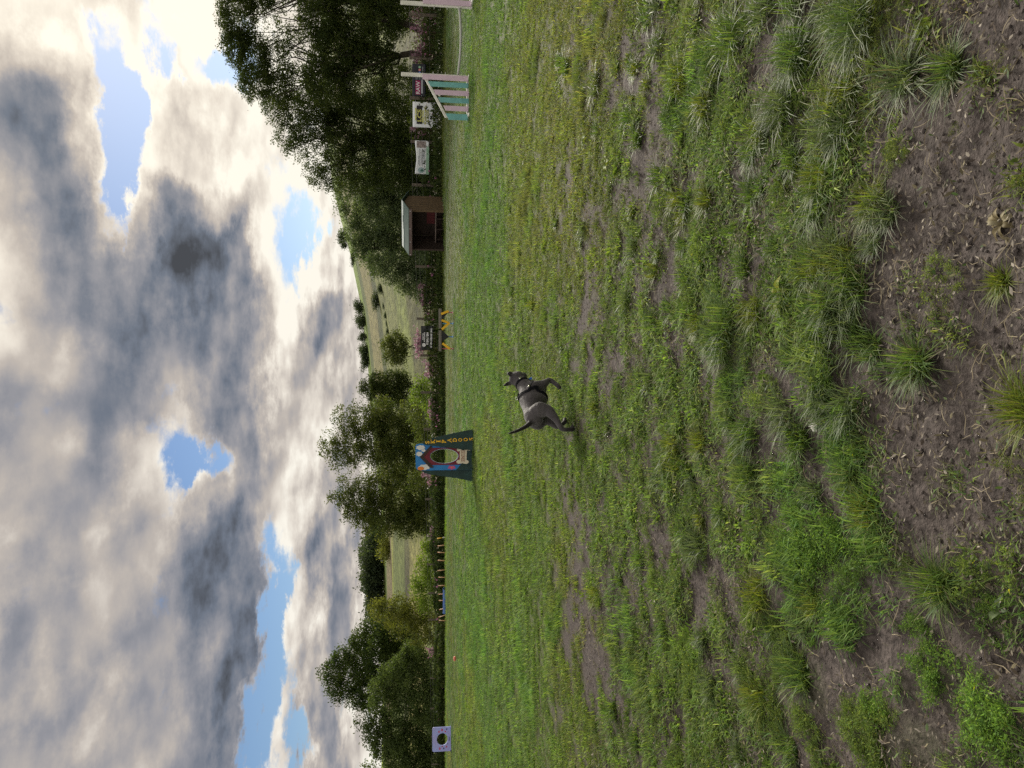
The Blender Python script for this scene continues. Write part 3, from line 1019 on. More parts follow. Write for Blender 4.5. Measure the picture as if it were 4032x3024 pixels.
# ------------------------------------------------------------------ weeds along the fence: leaves, stalks and pink flowers
def verge():
    r = np.random.default_rng(5)
    V, F, C, n0 = [], [], [], 0
    n = 90000
    xs = np.sort(r.uniform(-62, 30, n))
    dens = np.ones(n)
    off = r.normal(0.6, 1.0, n)
    fy = fence_y(xs)
    x = xs + 0.62 * off * 0
    y = fy + np.abs(off) * np.sign(off) - 0.4
    y = np.where(off < -1.4, fy - 1.4, y)
    hmax = 0.55 + 0.75 * fbm(xs * 0.35, xs * 0 + 2.0, 61, 3) + 0.30 * (off > 0)
    hmax = hmax * np.where((off < .1) & (xs > -8), .55, 1.0)
    z0 = gz(x, y)
    z = z0 + r.random(n) ** 0.8 * hmax
    size = 0.10 * r.uniform(.5, 1.5, n) * np.clip(y / 45, .8, 1.6)
    pal = np.array([(.018, .032, .010), (.034, .056, .015), (.060, .085, .022), (.085, .10, .035)])
    t = np.clip(r.random(n) * .8 + .5 * (fbm(xs * 0.8, z * 2, 66, 2) - .4), 0, .999) * 3
    i0 = t.astype(int)
    col = pal[i0] * (1 - (t - i0))[:, None] + pal[np.minimum(i0 + 1, 3)] * (t - i0)[:, None]
    P = np.stack([x, y, z], 1)
    u = r.normal(size=(n, 3))
    u[:, 2] = np.abs(u[:, 2]) + .6
    u /= np.linalg.norm(u, axis=1)[:, None]
    w = np.cross(u, r.normal(size=(n, 3)))
    w /= np.linalg.norm(w, axis=1)[:, None]
    Q = np.empty((n, 4, 3))
    Q[:, 0] = P - u * size[:, None]
    Q[:, 1] = P + w * size[:, None] * .4
    Q[:, 2] = P + u * size[:, None]
    Q[:, 3] = P - w * size[:, None] * .4
    return Q.reshape(-1, 3), np.arange(4 * n).reshape(n, 4), np.repeat(col, 4, 0)


v, f, c = verge()
link('verge_weeds', mesh_np('verge_weeds', v, [f], {'col': c}), WEED, None, kind='stuff', label='nettles, docks and tall weeds growing along the fence', category='weeds')

# flowers: dense where the photograph shows them, pixel centres of the drifts
r = np.random.default_rng(6)
drift = [(1640, 60, 30, 60, 130), (1655, 130, 28, 40, 110), (1650, 200, 22, 40, 110), (1635, 232, 14, 18, 90), (1660, 200, 25, 60, 90), (1625, 505, 12, 10, 60), (1660, 530, 20, 20, 60), (1665, 560, 20, 25, 40),
         (1660, 1125, 12, 14, 40), (1663, 1165, 10, 22, 70), (1672, 1195, 14, 12, 60), (1680, 1230, 14, 12, 60), (1648, 1330, 14, 40, 170), (1652, 1380, 14, 25, 130), (1645, 1350, 12, 20, 90), (1682, 1440, 14, 18, 90),
         (1690, 1475, 14, 14, 80), (1698, 1580, 14, 25, 90), (1702, 1620, 14, 22, 100), (1708, 1650, 14, 18, 60), (1672, 1868, 12, 12, 40), (1690, 1890, 12, 30, 50), (1705, 2085, 14, 30, 60), (1712, 2150, 14, 35, 80),
         (1716, 2200, 10, 30, 60), (1722, 2270, 10, 40, 60), (1702, 2570, 14, 20, 60), (1695, 2560, 10, 10, 30)]
PP, CCc = [], []
for (x, y, rv, ry, n) in drift:
    for _ in range(int(n * .52)):
        px_, py_ = x + r.normal() * rv * .6, y + r.normal() * ry * .6
        Yf = fence_hit(px_, py_) + r.uniform(-.15, .7)
        PP.append(at(px_, py_, Yf))
        k = r.random()
        CCc.append((.38, .19, .27) if k < .45 else (.26, .15, .19) if k < .75 else (.45, .32, .37) if k < .93 else (.62, .60, .54))
for _ in range(240):                           # a few pale umbels and seed heads anywhere along the verge
    x = r.uniform(-40, 22)
    yy = float(fence_y(x)) - r.uniform(.3, 1.2)
    PP.append(Vector((x, yy, float(gz(x, yy)) + r.uniform(.4, 1.0))))
    CCc.append((.55, .50, .38) if r.random() < .6 else (.5, .2, .36))
P = np.array([tuple(p) for p in PP])
Cq = np.array(CCc) * r.uniform(.7, 1.1, (len(P), 1))
n = len(P)
V = np.empty((n * 3, 4, 3))
s_ = 0.048 * r.uniform(.6, 1.5, n) * np.clip(P[:, 1] / 45, .8, 1.5)
for j in range(3):
    u = r.normal(size=(n, 3))
    u /= np.linalg.norm(u, axis=1)[:, None]
    w = np.cross(u, r.normal(size=(n, 3)))
    w /= np.linalg.norm(w, axis=1)[:, None]
    o = P + r.normal(size=(n, 3)) * s_[:, None] * .6
    V[j * n:(j + 1) * n, 0] = o - u * s_[:, None]
    V[j * n:(j + 1) * n, 1] = o - w * s_[:, None] * .8
    V[j * n:(j + 1) * n, 2] = o + u * s_[:, None]
    V[j * n:(j + 1) * n, 3] = o + w * s_[:, None] * .8
link('verge_flowers', mesh_np('verge_flowers', V.reshape(-1, 3), [np.arange(12 * n).reshape(-1, 4)], {'col': np.tile(np.repeat(Cq, 4, 0), (3, 1))}), PETAL, None, kind='stuff',
     label='drifts of pink wild flowers among the weeds on the fence', category='flowers')
# their stalks
k = r.permutation(n)[:n // 2]
base = P[k].copy()
base[:, 2] = gz(base[:, 0], base[:, 1])
top = P[k]
d = np.array([.008, 0, 0])
V = np.stack([base - d, base + d, top + d * .5, top - d * .5], 1)
link('verge_stalks', mesh_np('verge_stalks', V.reshape(-1, 3), [np.arange(4 * len(k)).reshape(-1, 4)], {'col': np.tile([.09, .07, .04], (4 * len(k), 1))}), WEED, None, kind='stuff',
     label='thin brown stalks carrying the pink flowers', category='stalks')

# ------------------------------------------------------------------ grass, weeds and litter on the paddock
def blades(P, h, w, phi, bend, col, seg3=True, tipcol=None, lift=None):
    """tapered blades: base points P, height, width, facing, bend (0 upright .. 1.5 lying over)"""
    n = len(P)
    dirv = np.stack([np.cos(phi), np.sin(phi), np.zeros(n)], 1)
    sidev = np.stack([-np.sin(phi), np.cos(phi), np.zeros(n)], 1)
    up = np.array([0, 0, 1.0])

    def pt(t):
        rise = t * (1 - 0.42 * np.clip(bend, 0, 1.6) * t)
        return P + h[:, None] * (rise[:, None] * up + (bend * t * t * .85 + 0.12 * t)[:, None] * dirv)
    z = np.zeros(n)
    if seg3:
        ts = (0.0, 0.42, 0.78)
        V = np.empty((n, 7, 3))
        for k, t in enumerate(ts):
            c = pt(z + t)
            ww = (w * (1.0, .92, .6)[k] * .5)[:, None]
            V[:, 2 * k] = c - sidev * ww
            V[:, 2 * k + 1] = c + sidev * ww
        V[:, 6] = pt(z + 1.0)
        o = np.arange(n)[:, None] * 7
        q = np.concatenate([o + [0, 1, 3, 2], o + [2, 3, 5, 4]])
        tri = o + [4, 5, 6]
        k = 7
        F = [q, tri]
    else:
        V = np.empty((n, 5, 3))
        for k, t in enumerate((0.0, 0.55)):
            c = pt(z + t)
            ww = (w * (1.0, .8)[k] * .5)[:, None]
            V[:, 2 * k] = c - sidev * ww
            V[:, 2 * k + 1] = c + sidev * ww
        V[:, 4] = pt(z + 1.0)
        o = np.arange(n)[:, None] * 5
        F = [o + [0, 1, 3, 2], o + [2, 3, 4]]
        k = 5
    C = np.repeat(col, k, 0).reshape(n, k, 3)
    if tipcol is not None:
        C[:, -1] = tipcol
    return V.reshape(-1, 3), F, C.reshape(-1, 3)


def merge(parts):
    V, Q, T, C, o = [], [], [], [], 0
    for (v, F, c) in parts:
        for f in F:
            (Q if f.shape[1] == 4 else T).append(f + o)
        V.append(v)
        C.append(c)
        o += len(v)
    return np.concatenate(V), [np.concatenate(x) for x in (Q, T) if x], np.concatenate(C)


GREENS = np.array([(.090, .126, .038), (.115, .146, .042), (.145, .170, .050), (.082, .122, .052), (.175, .188, .064), (.100, .116, .048)])
STRAW = np.array([(.17, .150, .092), (.13, .112, .068), (.22, .20, .135), (.085, .068, .046)])


def pick(pal, k, r):
    c = pal[r.integers(0, len(pal), k)]
    return c * r.uniform(.75, 1.25, (k, 1))


def scatter(r, n, y0, y1, half=0.66, power=1.0):
    """points in a wedge ahead of the camera, as many per row of the picture"""
    y = np.exp(r.uniform(math.log(y0), math.log(y1), n))
    x = r.uniform(-1, 1, n) * (half * (y + 0.25) + 1.4)
    return x, y



# grass grows in small clumps: a few clump shapes, each set many times over the paddock
CLUMPS = bpy.data.collections.new('clump shapes')


def mat_clump(name, trans, rough, spec, tint):
    m = mat_leaf(name, trans, rough, spec, tint)
    nt = m.node_tree
    base = next(n for n in nt.nodes if n.type == 'ATTRIBUTE')
    ti = nt.nodes.new('ShaderNodeAttribute')
    ti.attribute_type = 'INSTANCER'
    ti.attribute_name = 'tint'
    ml = nt.nodes.new('ShaderNodeVectorMath')
    ml.operation = 'MULTIPLY'
    outs = [l.to_socket for l in base.outputs['Color'].links]
    nt.links.new(base.outputs['Color'], ml.inputs[0])
    nt.links.new(ti.outputs['Color'], ml.inputs[1])
    for o_ in outs:
        nt.links.new(ml.outputs[0], o_)
    return m


CLUMP = mat_clump('grass clumps', .40, .6, .06, (1.45, 1.45, .75))


def clump(idx, seed, nb, rad, hgt, wid, bend_m, straw, soft=1.0, cols=GREENS):
    r = np.random.default_rng(seed)
    a = r.uniform(0, 6.283, nb)
    q = rad * np.sqrt(r.random(nb)) * r.uniform(.5, 1.3, nb)
    P = np.stack([np.cos(a) * q, np.sin(a) * q, -.004 + 0 * a], 1)
    lean = r.uniform(0, 6.28)
    phi = np.where(r.random(nb) < .5, a + r.normal(0, .8, nb), lean + r.normal(0, 1.0, nb))
    h = hgt * r.uniform(.35, 1.3, nb) * (1 - .35 * (q / rad) ** 2 * .7)
    col = pick(cols, nb, r)
    dry = r.random(nb) < straw
    col[dry] = pick(STRAW, int(dry.sum()), r)
    v, F, c = blades(P, h, wid * r.uniform(.6, 1.4, nb), phi, np.clip(r.normal(bend_m, .4, nb), .05, 1.6), col, False)
    o = bpy.data.objects.new('clump_%02d' % idx, mesh_np('clump', v, F, {'col': c}))
    o.data.materials.append(CLUMP)
    CLUMPS.objects.link(o)


def sprig_clump(idx, seed, ns, rad, size, leaflets):
    """feathery mayweed: sprigs of many tiny leaflets on short stems"""
    r = np.random.default_rng(seed)
    a = r.uniform(0, 6.283, ns)
    q = rad * np.sqrt(r.random(ns))
    base = np.stack([np.cos(a) * q, np.sin(a) * q, 0 * a], 1)
    s = size * r.uniform(.5, 1.3, ns)
    ax = r.normal(size=(ns, 3)) * .7
    ax[:, 2] = np.abs(ax[:, 2]) + .5
    ax /= np.linalg.norm(ax, axis=1)[:, None]
    m = leaflets
    t = r.random((ns, m)) ** .7
    cen = (base[:, None] + ax[:, None] * (t * s[:, None])[..., None] + r.normal(size=(ns, m, 3)) * (s * .17)[:, None, None]).reshape(-1, 3)
    cen[:, 2] = np.abs(cen[:, 2])
    k = len(cen)
    u = r.normal(size=(k, 3)) + np.repeat(ax, m, 0) * .9
    u /= np.linalg.norm(u, axis=1)[:, None]
    w = np.cross(u, r.normal(size=(k, 3)))
    w /= np.linalg.norm(w, axis=1)[:, None]
    L = np.repeat(s, m) * r.uniform(.10, .22, k)
    V = np.stack([cen - w * L[:, None] * .20, cen + w * L[:, None] * .20, cen + u * L[:, None]], 1)
    col = np.array([(.105, .135, .036), (.078, .102, .034), (.15, .165, .044)])[r.integers(0, 3, k)] * r.uniform(.75, 1.25, (k, 1))
    yel = r.random(k) < .002
    col[yel] = (.42, .34, .03)
    o = bpy.data.objects.new('clump_%02d' % idx, mesh_np('clump', V.reshape(-1, 3), [np.arange(3 * k).reshape(-1, 3)], {'col': np.repeat(col, 3, 0)}))
    o.data.materials.append(CLUMP)
    CLUMPS.objects.link(o)


BROAD = np.array([(.10, .14, .032), (.13, .165, .036), (.085, .12, .030)])
clump(0, 31, 46, .060, .042, .0042, .9, .07)
clump(1, 32, 54, .065, .036, .0044, 1.0, .10)
clump(2, 33, 44, .052, .056, .0040, .8, .05)
clump(3, 34, 60, .075, .032, .0046, 1.1, .12)
clump(4, 35, 40, .058, .030, .0090, 1.0, .07, cols=BROAD)
clump(5, 36, 50, .060, .046, .0040, 1.0, .08)
clump(6, 37, 46, .065, .030, .0036, 1.2, .75)
sprig_clump(7, 41, 13, .060, .050, 46)
sprig_clump(8, 42, 16, .070, .040, 42)
sprig_clump(9, 43, 9, .045, .060, 52)


def gn_scatter(name, P, idx, rot, scl, tint, **props):
    n = len(P)
    me = bpy.data.meshes.new(name)
    me.vertices.add(n)
    me.vertices.foreach_set('co', np.asarray(P, np.float32).ravel())
    me.attributes.new('idx', 'INT', 'POINT').data.foreach_set('value', np.asarray(idx, np.int32))
    me.attributes.new('rot', 'FLOAT_VECTOR', 'POINT').data.foreach_set('vector', np.asarray(rot, np.float32).ravel())
    me.attributes.new('scl', 'FLOAT_VECTOR', 'POINT').data.foreach_set('vector', np.asarray(scl, np.float32).ravel())
    c = np.ones((n, 4), np.float32)
    c[:, :3] = tint
    me.attributes.new('tint', 'FLOAT_COLOR', 'POINT').data.foreach_set('color', c.ravel())
    o = link(name, me, None, None, **props)
    g = bpy.data.node_groups.get('set clumps')
    if g is None:
        g = bpy.data.node_groups.new('set clumps', 'GeometryNodeTree')
        g.interface.new_socket('Geometry', in_out='INPUT', socket_type='NodeSocketGeometry')
        g.interface.new_socket('Geometry', in_out='OUTPUT', socket_type='NodeSocketGeometry')
        gi, go = g.nodes.new('NodeGroupInput'), g.nodes.new('NodeGroupOutput')
        ip = g.nodes.new('GeometryNodeInstanceOnPoints')
        ci = g.nodes.new('GeometryNodeCollectionInfo')
        ci.inputs['Collection'].default_value = CLUMPS
        ci.inputs['Separate Children'].default_value = True
        ci.inputs['Reset Children'].default_value = True
        ip.inputs['Pick Instance'].default_value = True

        def named(nm, dt):
            a = g.nodes.new('GeometryNodeInputNamedAttribute')
            a.data_type = dt
            a.inputs['Name'].default_value = nm
            return a.outputs['Attribute']
        g.links.new(gi.outputs[0], ip.inputs['Points'])
        g.links.new(ci.outputs[0], ip.inputs['Instance'])
        g.links.new(named('idx', 'INT'), ip.inputs['Instance Index'])
        er = g.nodes.new('FunctionNodeEulerToRotation')
        g.links.new(named('rot', 'FLOAT_VECTOR'), er.inputs[0])
        g.links.new(er.outputs[0], ip.inputs['Rotation'])
        g.links.new(named('scl', 'FLOAT_VECTOR'), ip.inputs['Scale'])
        g.links.new(ip.outputs[0], go.inputs[0])
    o.modifiers.new('set clumps', 'NODES').node_group = g
    return o


def turf(seed, n, y0, y1, scale, half=.68, uniform=False):
    r = np.random.default_rng(seed)
    if uniform:
        y = np.sqrt(r.uniform(y0 * y0, y1 * y1, n))
        x = r.uniform(-1, 1, n) * (half * (y + .25) + 1.4)
    else:
        y = (r.uniform(y0 ** 1.35, y1 ** 1.35, n)) ** (1 / 1.35)
        x = r.uniform(-1, 1, n) * (half * (y + .25) + 1.4)
    keep = y < fence_y(x) - .2
    x, y = x[keep], y[keep]
    b = bare(x, y)
    w = weedy(x, y) * sstep(9, 4, y)
    n = len(x)
    keep = r.random(n) > np.clip(b * 1.7 - .22, 0, .97)
    keep &= ~((w > .2) & (fbm(x * 9, y * 8, 77, 2) < .47))
    x, y, b, w = x[keep], y[keep], b[keep], w[keep]
    n = len(x)
    kind = r.random(n)
    lush = fbm(x * 1.3 + 3, y * .8, 13, 3)
    patch = fbm(x * .5 + 8, y * .3 + 2, 44, 3)
    idx = np.select([r.random(n) < w * 1.1, r.random(n) < np.clip(b * .9, 0, .6), lush > .60, kind < .22, kind < .38, kind < .52, kind < .84], [7 + r.integers(0, 3, n), 6, 2, 0, 1, 3, 4], 5)
    mound = fbm(x * 7, y * 5.5, 29, 2)
    s = scale * r.uniform(.65, 1.3, n) * (.45 + .5 * lush + .75 * mound) * (1 - .3 * b) * np.where(idx >= 7, .8, 1.0)
    tint = np.ones((n, 3)) * (.50 + .65 * mound + .4 * fbm(x * 3, y * 2, 5, 3))[:, None] * r.uniform(.85, 1.2, (n, 1))
    warm = sstep(.45, .62, patch)[:, None]
    tint = tint * np.array([1.30, 1.38, 1.22]) * np.where(idx >= 7, .92, 1.0)[:, None]
    tint = tint * (1 + warm * np.array([.10, .0, .02])) * (1 + sstep(.5, .35, patch)[:, None] * np.array([-.10, .0, .05]))
    vivid = (lush > .66)[:, None]
    tint = np.where(vivid, tint * np.array([.86, 1.04, .85]), tint)
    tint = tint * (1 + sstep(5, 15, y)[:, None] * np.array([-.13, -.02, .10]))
    d_edge = fence_y(x) - y
    strip = (sstep(20, 11, d_edge) * sstep(2, -8, x) * sstep(34, 40, y))[:, None]
    tint = tint * (1 - strip) + strip * np.array([1.15, 1.6, .75]) * r.uniform(.8, 1.2, (n, 1))
    s = s * (1 + .6 * strip[:, 0])
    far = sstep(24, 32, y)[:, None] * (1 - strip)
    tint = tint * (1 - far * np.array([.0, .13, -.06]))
    P = np.stack([x, y, near_height(x, y)], 1)
    rot = np.stack([r.normal(0, .12, n), r.normal(0, .12, n), r.uniform(0, 6.283, n)], 1)
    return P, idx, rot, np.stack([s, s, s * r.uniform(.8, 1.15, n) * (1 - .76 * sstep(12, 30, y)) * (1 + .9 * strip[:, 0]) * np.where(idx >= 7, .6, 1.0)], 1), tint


Z = [turf(201, 19000, .9, 4.0, .95), turf(202, 30000, 3.6, 10.0, 1.15), turf(203, 29000, 9.0, 20.0, 1.6), turf(204, 22000, 18.0, 34.0, 2.3)]
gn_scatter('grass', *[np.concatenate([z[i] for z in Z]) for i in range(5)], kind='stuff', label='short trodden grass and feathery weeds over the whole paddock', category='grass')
Z = turf(205, 32000, 32.0, 92.0, 3.8, .64, True)
# uncut grass hanging over the margin in front of the fence weeds
r = np.random.default_rng(206)
n = 9000
x = r.uniform(-60, 26, n)
y = fence_y(x) - 1.2 - 1.6 * r.random(n) ** 2 + .9 * (fbm(x * .5, x * 0 + 4, 19, 3) - .5)
s_ = r.uniform(2.2, 5.5, n) * (y / 55)
M = (np.stack([x, y, gz(x, y) - .02], 1), r.integers(0, 3, n), np.stack([0 * x, 0 * x, r.uniform(0, 6.28, n)], 1), np.stack([s_, s_, s_ * r.uniform(.8, 1.5, n)], 1),
     np.array([1.0, 1.1, .9]) * r.uniform(.6, 1.2, (n, 1)))
Z = [np.concatenate([a, b]) for a, b in zip(Z, M)]
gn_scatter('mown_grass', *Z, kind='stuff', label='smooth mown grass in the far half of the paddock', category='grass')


# flat leaves: dead leaf litter and small living broad leaves
def flat_leaves(seed, n, y0, y1, size, pal, curl, lie, bias):
    r = np.random.default_rng(seed)
    x, y = scatter(r, n, y0, y1, .62)
    b = bare(x, y)
    clus = fbm(x * 2.5, y * 2.5, 15 + seed, 3)
    keep = r.random(n) < np.clip((clus - .3) * 2.2, .05, 1) * (bias * b + (1 - bias) * (1 - b) + .15)
    x, y = x[keep], y[keep]
    n = len(x)
    P = np.stack([x, y, near_height(x, y) + .006 + .02 * r.random(n) * (1 - lie)], 1)
    u = np.stack([*(lambda a: (np.cos(a), np.sin(a)))(r.uniform(0, 6.28, n)), r.normal(0, .5, n) * (1 - lie) + .15], 1)
    u /= np.linalg.norm(u, axis=1)[:, None]
    w = np.cross(u, np.stack([r.normal(0, .45, n), r.normal(0, .45, n), np.ones(n)], 1))
    w /= np.linalg.norm(w, axis=1)[:, None]
    nn = np.cross(w, u)
    L = size * r.uniform(.5, 1.5, n) * (.8 + .12 * y)
    W = L * r.uniform(.2, .42, n)
    V = np.empty((n, 6, 3))
    V[:, 0] = P - u * L[:, None] * .5
    V[:, 1] = P + w * W[:, None] * .5 - u * L[:, None] * .1
    V[:, 2] = P + w * W[:, None] * .38 + u * L[:, None] * .22
    V[:, 3] = P + u * L[:, None] * .5 + nn * L[:, None] * curl
    V[:, 4] = P - w * W[:, None] * .38 + u * L[:, None] * .22
    V[:, 5] = P - w * W[:, None] * .5 - u * L[:, None] * .1
    V[:, [1, 2, 4, 5]] += nn[:, None] * (L * curl * .45)[:, None, None]
    o = np.arange(n)[:, None] * 6
    col = pal[r.integers(0, len(pal), n)] * r.uniform(.7, 1.25, (n, 1))
    return V.reshape(-1, 3), [np.concatenate([o + [0, 1, 2, 3], o + [0, 3, 4, 5]])], np.repeat(col, 6, 0)


LIT = np.array([(.125, .105, .082), (.18, .158, .125), (.080, .062, .050), (.27, .24, .20), (.145, .125, .075), (.10, .078, .058)])
BRD = np.array([(.070, .118, .034), (.085, .135, .038), (.10, .150, .045), (.10, .135, .075)])
v, F, c = merge([flat_leaves(401, 76000, 1.0, 6.0, .017, LIT, .3, .6, .5), flat_leaves(402, 28000, 5, 14, .014, LIT, .3, .7, .5)])
link('leaf_litter', mesh_np('leaf_litter', v, F, {'col': c}), DEAD, None, kind='stuff', label='dry brown leaf litter scattered on the soil', category='leaf litter')
v, F, c = merge([flat_leaves(403, 14000, 1.0, 6.0, .018, BRD, .2, .35, .15), flat_leaves(404, 7000, 5, 18, .016, BRD, .2, .3, .1)])
link('clover_leaves', mesh_np('clover_leaves', v, F, {'col': c}), WEED, None, kind='stuff', label='small broad leaves mixed into the grass', category='weeds')

# pale straws and roots lying on the bare soil
r = np.random.default_rng(77)
x, y = scatter(r, 3300, 1.0, 6.0, .6)
vs, fs, o = [], [], 0
for a, b_ in zip(x, y):
    if r.random() > .25 + bare(np.array(a), np.array(b_)):
        continue
    L = r.uniform(.02, .09)
    ph, cu = r.uniform(0, 6.28), r.normal(0, 2.2)
    pts = []
    for i in range(4):
        t = i / 3
        pts.append((a + math.cos(ph + cu * t * .5) * L * t, b_ + math.sin(ph + cu * t * .5) * L * t, 0))
    A = np.array(pts)
    A[:, 2] = near_height(A[:, 0], A[:, 1]) + .006 + .008 * np.sin(np.linspace(0, 3.1, 4)) * r.random()
    vv, ff = tube_data([tuple(p) for p in A], [.0012, .0013, .0011, .0006], 3, False)
    vs += [tuple(p) for p in vv]
    fs += [tuple(i + o for i in q) for q in ff]
    o += len(vv)
me = bpy.data.meshes.new('straw')
me.from_pydata(vs, [], fs)
link('straw', me, mat_plain('dry straw', (.24, .20, .13), .8, .3, 20), None, kind='stuff', label='curled straws and roots on the bare soil', category='straw')

# clods and crumbs of soil
r = np.random.default_rng(78)
x, y = scatter(r, 24000, 1.0, 6.5, .62)
k = r.random(len(x)) < np.clip(bare(x, y) * 1.5, .03, 1)
x, y = x[k], y[k]
n = len(x)
s = .0025 + .007 * r.random(n) ** 4
oct_ = np.array([(1, 0, 0), (0, 1, 0), (-1, 0, 0), (0, -1, 0), (0, 0, .8), (0, 0, -.8)])
V = oct_[None] * (s[:, None, None] * r.uniform(.6, 1.4, (n, 6, 1))) + np.stack([x, y, near_height(x, y) + s * .2], 1)[:, None]
tri = np.array([(0, 1, 4), (1, 2, 4), (2, 3, 4), (3, 0, 4), (1, 0, 5), (2, 1, 5), (3, 2, 5), (0, 3, 5)])
link('soil_crumbs', mesh_np('soil_crumbs', V.reshape(-1, 3), [(np.arange(n)[:, None, None] * 6 + tri).reshape(-1, 3)], None, True), mat_plain('soil crumb', (.090, .075, .070), .95, .4, 60), None,
     kind='stuff', label='crumbs and clods of dark soil', category='soil')


# ------------------------------------------------------------------ single long tufts and weeds that stand out
def tuft_mesh(seed, size, nb, pal, flop=1.0):
    r = np.random.default_rng(seed)
    a = r.uniform(0, 6.283, nb)
    rad = size * .34 * np.sqrt(r.random(nb))
    P = np.stack([np.cos(a) * rad, np.sin(a) * rad, -0.006 + 0 * a], 1)
    h = size * np.where(r.random(nb) < .55, r.uniform(.25, .6, nb), r.uniform(.5, 1.05, nb))
    bend = np.clip(r.normal(.85, .5, nb) * flop, .05, 1.9)
    lean = r.uniform(0, 6.28)
    a = np.where(r.random(nb) < .45, lean + r.normal(0, .7, nb), a)
    col = pal[r.integers(0, len(pal), nb)] * r.uniform(.75, 1.25, (nb, 1))
    dry = r.random(nb) < .07
    col[dry] = pick(STRAW, int(dry.sum()), r)
    v, F, c = blades(P, h, np.clip(size * .024, .0026, .0046) * r.uniform(.6, 1.3, nb), a + r.normal(0, .8, nb), bend, col, True)
    return mesh_np('grass_tuft', v, F, {'col': c})


TUFTG = np.array([(.075, .135, .030), (.105, .165, .036), (.062, .115, .036), (.135, .185, .045)])
TUFTY = np.array([(.13, .165, .026), (.10, .150, .024), (.16, .18, .035)])
TUFTB = np.array([(.080, .125, .050), (.11, .155, .062), (.14, .175, .085)])
# pixel, reach in pixels, blades, palette
TUFTS = [
    (3600, 1430, 190, 170, TUFTG, 'large grass tuft alone on bare soil in the middle of the worn patch'),
    (3700, 2310, 190, 200, TUFTG, 'thick combed over grass tuft at the edge of the weeds, near the picture corner'),
    (4040, 1610, 200, 150, TUFTY, 'yellow green grass tuft cut off by the bottom of the view'),
    (3720, 270, 150, 200, TUFTG, 'dense rounded grass tuft beside the dark bare corner'),
    (3545, 300, 190, 170, TUFTB, 'tall splayed grass tuft touching the dense rounded one'),
    (3345, 1870, 120, 110, TUFTG, 'small pointed grass tuft on soil beside the white scrap'),
    (3920, 1110, 110, 110, TUFTY, 'short pale grass tuft alone on soil by a curled root'),
    (3500, 835, 150, 90, TUFTB, 'sparse grass tuft with long pale blades and a yellowed leaf'),
    (3265, 1200, 170, 190, TUFTG, 'full grass tuft behind the yellow broad leaves'),
    (3420, 2050, 100, 90, TUFTG, 'narrow upright grass tuft between weeds and bare soil'),
]
for i, (x, y, rp, nb, pal, lab) in enumerate(TUFTS):
    p = on_ground(x, y)
    size = rp / FPX * (p - Vector((0, 0, CAM_H))).length * .78
    p.z = float(near_height(np.array(p.x), np.array(p.y)))
    o = link('grass_tuft', tuft_mesh(500 + i, size, nb * 3, pal), BLADE, None)
    o.location = p
    tag(o, lab, 'grass tuft', 'grass tufts standing clear of the turf')
more = [(2890, 150, 150), (3089, 416, 150), (2980, 542, 130), (3282, 392, 150), (3373, 60, 200), (3312, 512, 130), (3192, 1036, 150), (2969, 1223, 120), (2860, 1270, 170), (3089, 1639, 140), (2951, 1705, 140), (2985, 2340, 150),
        (3146, 2648, 150), (2351, 337, 90), (2236, 265, 80), (2652, 1753, 110), (2845, 1361, 150), (2465, 1187, 90), (3130, 180, 180), (2780, 420, 90), (2590, 1880, 90), (2740, 2150, 110), (2520, 2200, 80), (2350, 2350, 80), (2420, 2800, 80),
        (2300, 900, 70), (2120, 1950, 60), (2100, 1200, 60), (2020, 1150, 55), (2800, 2700, 100), (2620, 2500, 90), (3000, 2750, 120), (2700, 1100, 90), (2550, 1500, 80), (2950, 760, 110), (2680, 300, 100), (2560, 60, 90), (2080, 700, 60)]
rr = random.Random(4)
for q in range(46):
    more.append((rr.uniform(1990, 3250), rr.uniform(-100, 3100), None))
for q in range(70):
    more.append((rr.uniform(2450, 3450), rr.uniform(-100, 2100), None))
parts = []
for i, (x, y, rp) in enumerate(more):
    p = on_ground(x, y)
    dist = (p - Vector((0, 0, CAM_H))).length
    size = rp / FPX * dist if rp else rr.uniform(.07, .14)
    r = np.random.default_rng(600 + i)
    size *= .75
    nb = int(240 if dist < 4 else 130 if dist < 8 else 70)
    a = r.uniform(0, 6.283, nb)
    rad = size * .55 * np.sqrt(r.random(nb))
    lean = r.uniform(0, 6.28)
    bx, by = p.x + np.cos(a) * rad, p.y + np.sin(a) * rad
    P = np.stack([bx, by, near_height(bx, by) - .005], 1)
    pal = (TUFTG, TUFTB, TUFTG, TUFTY)[i % 4]
    parts.append(blades(P, size * r.uniform(.3, 1.1, nb), np.clip(.0011 * dist, .0028, .012) * r.uniform(.6, 1.3, nb), np.where(r.random(nb) < .5, lean + r.normal(0, .8, nb), a + r.normal(0, .7, nb)), np.clip(r.normal(.8, .45, nb), .05, 1.7),
                        pal[r.integers(0, len(pal), nb)] * r.uniform(.75, 1.25, (nb, 1)), True))
v, F, c = merge(parts)
link('tussock_grass', mesh_np('tussock_grass', v, F, {'col': c}), BLADE, None, kind='stuff', label='longer green tussocks scattered through the short grass', category='grass')


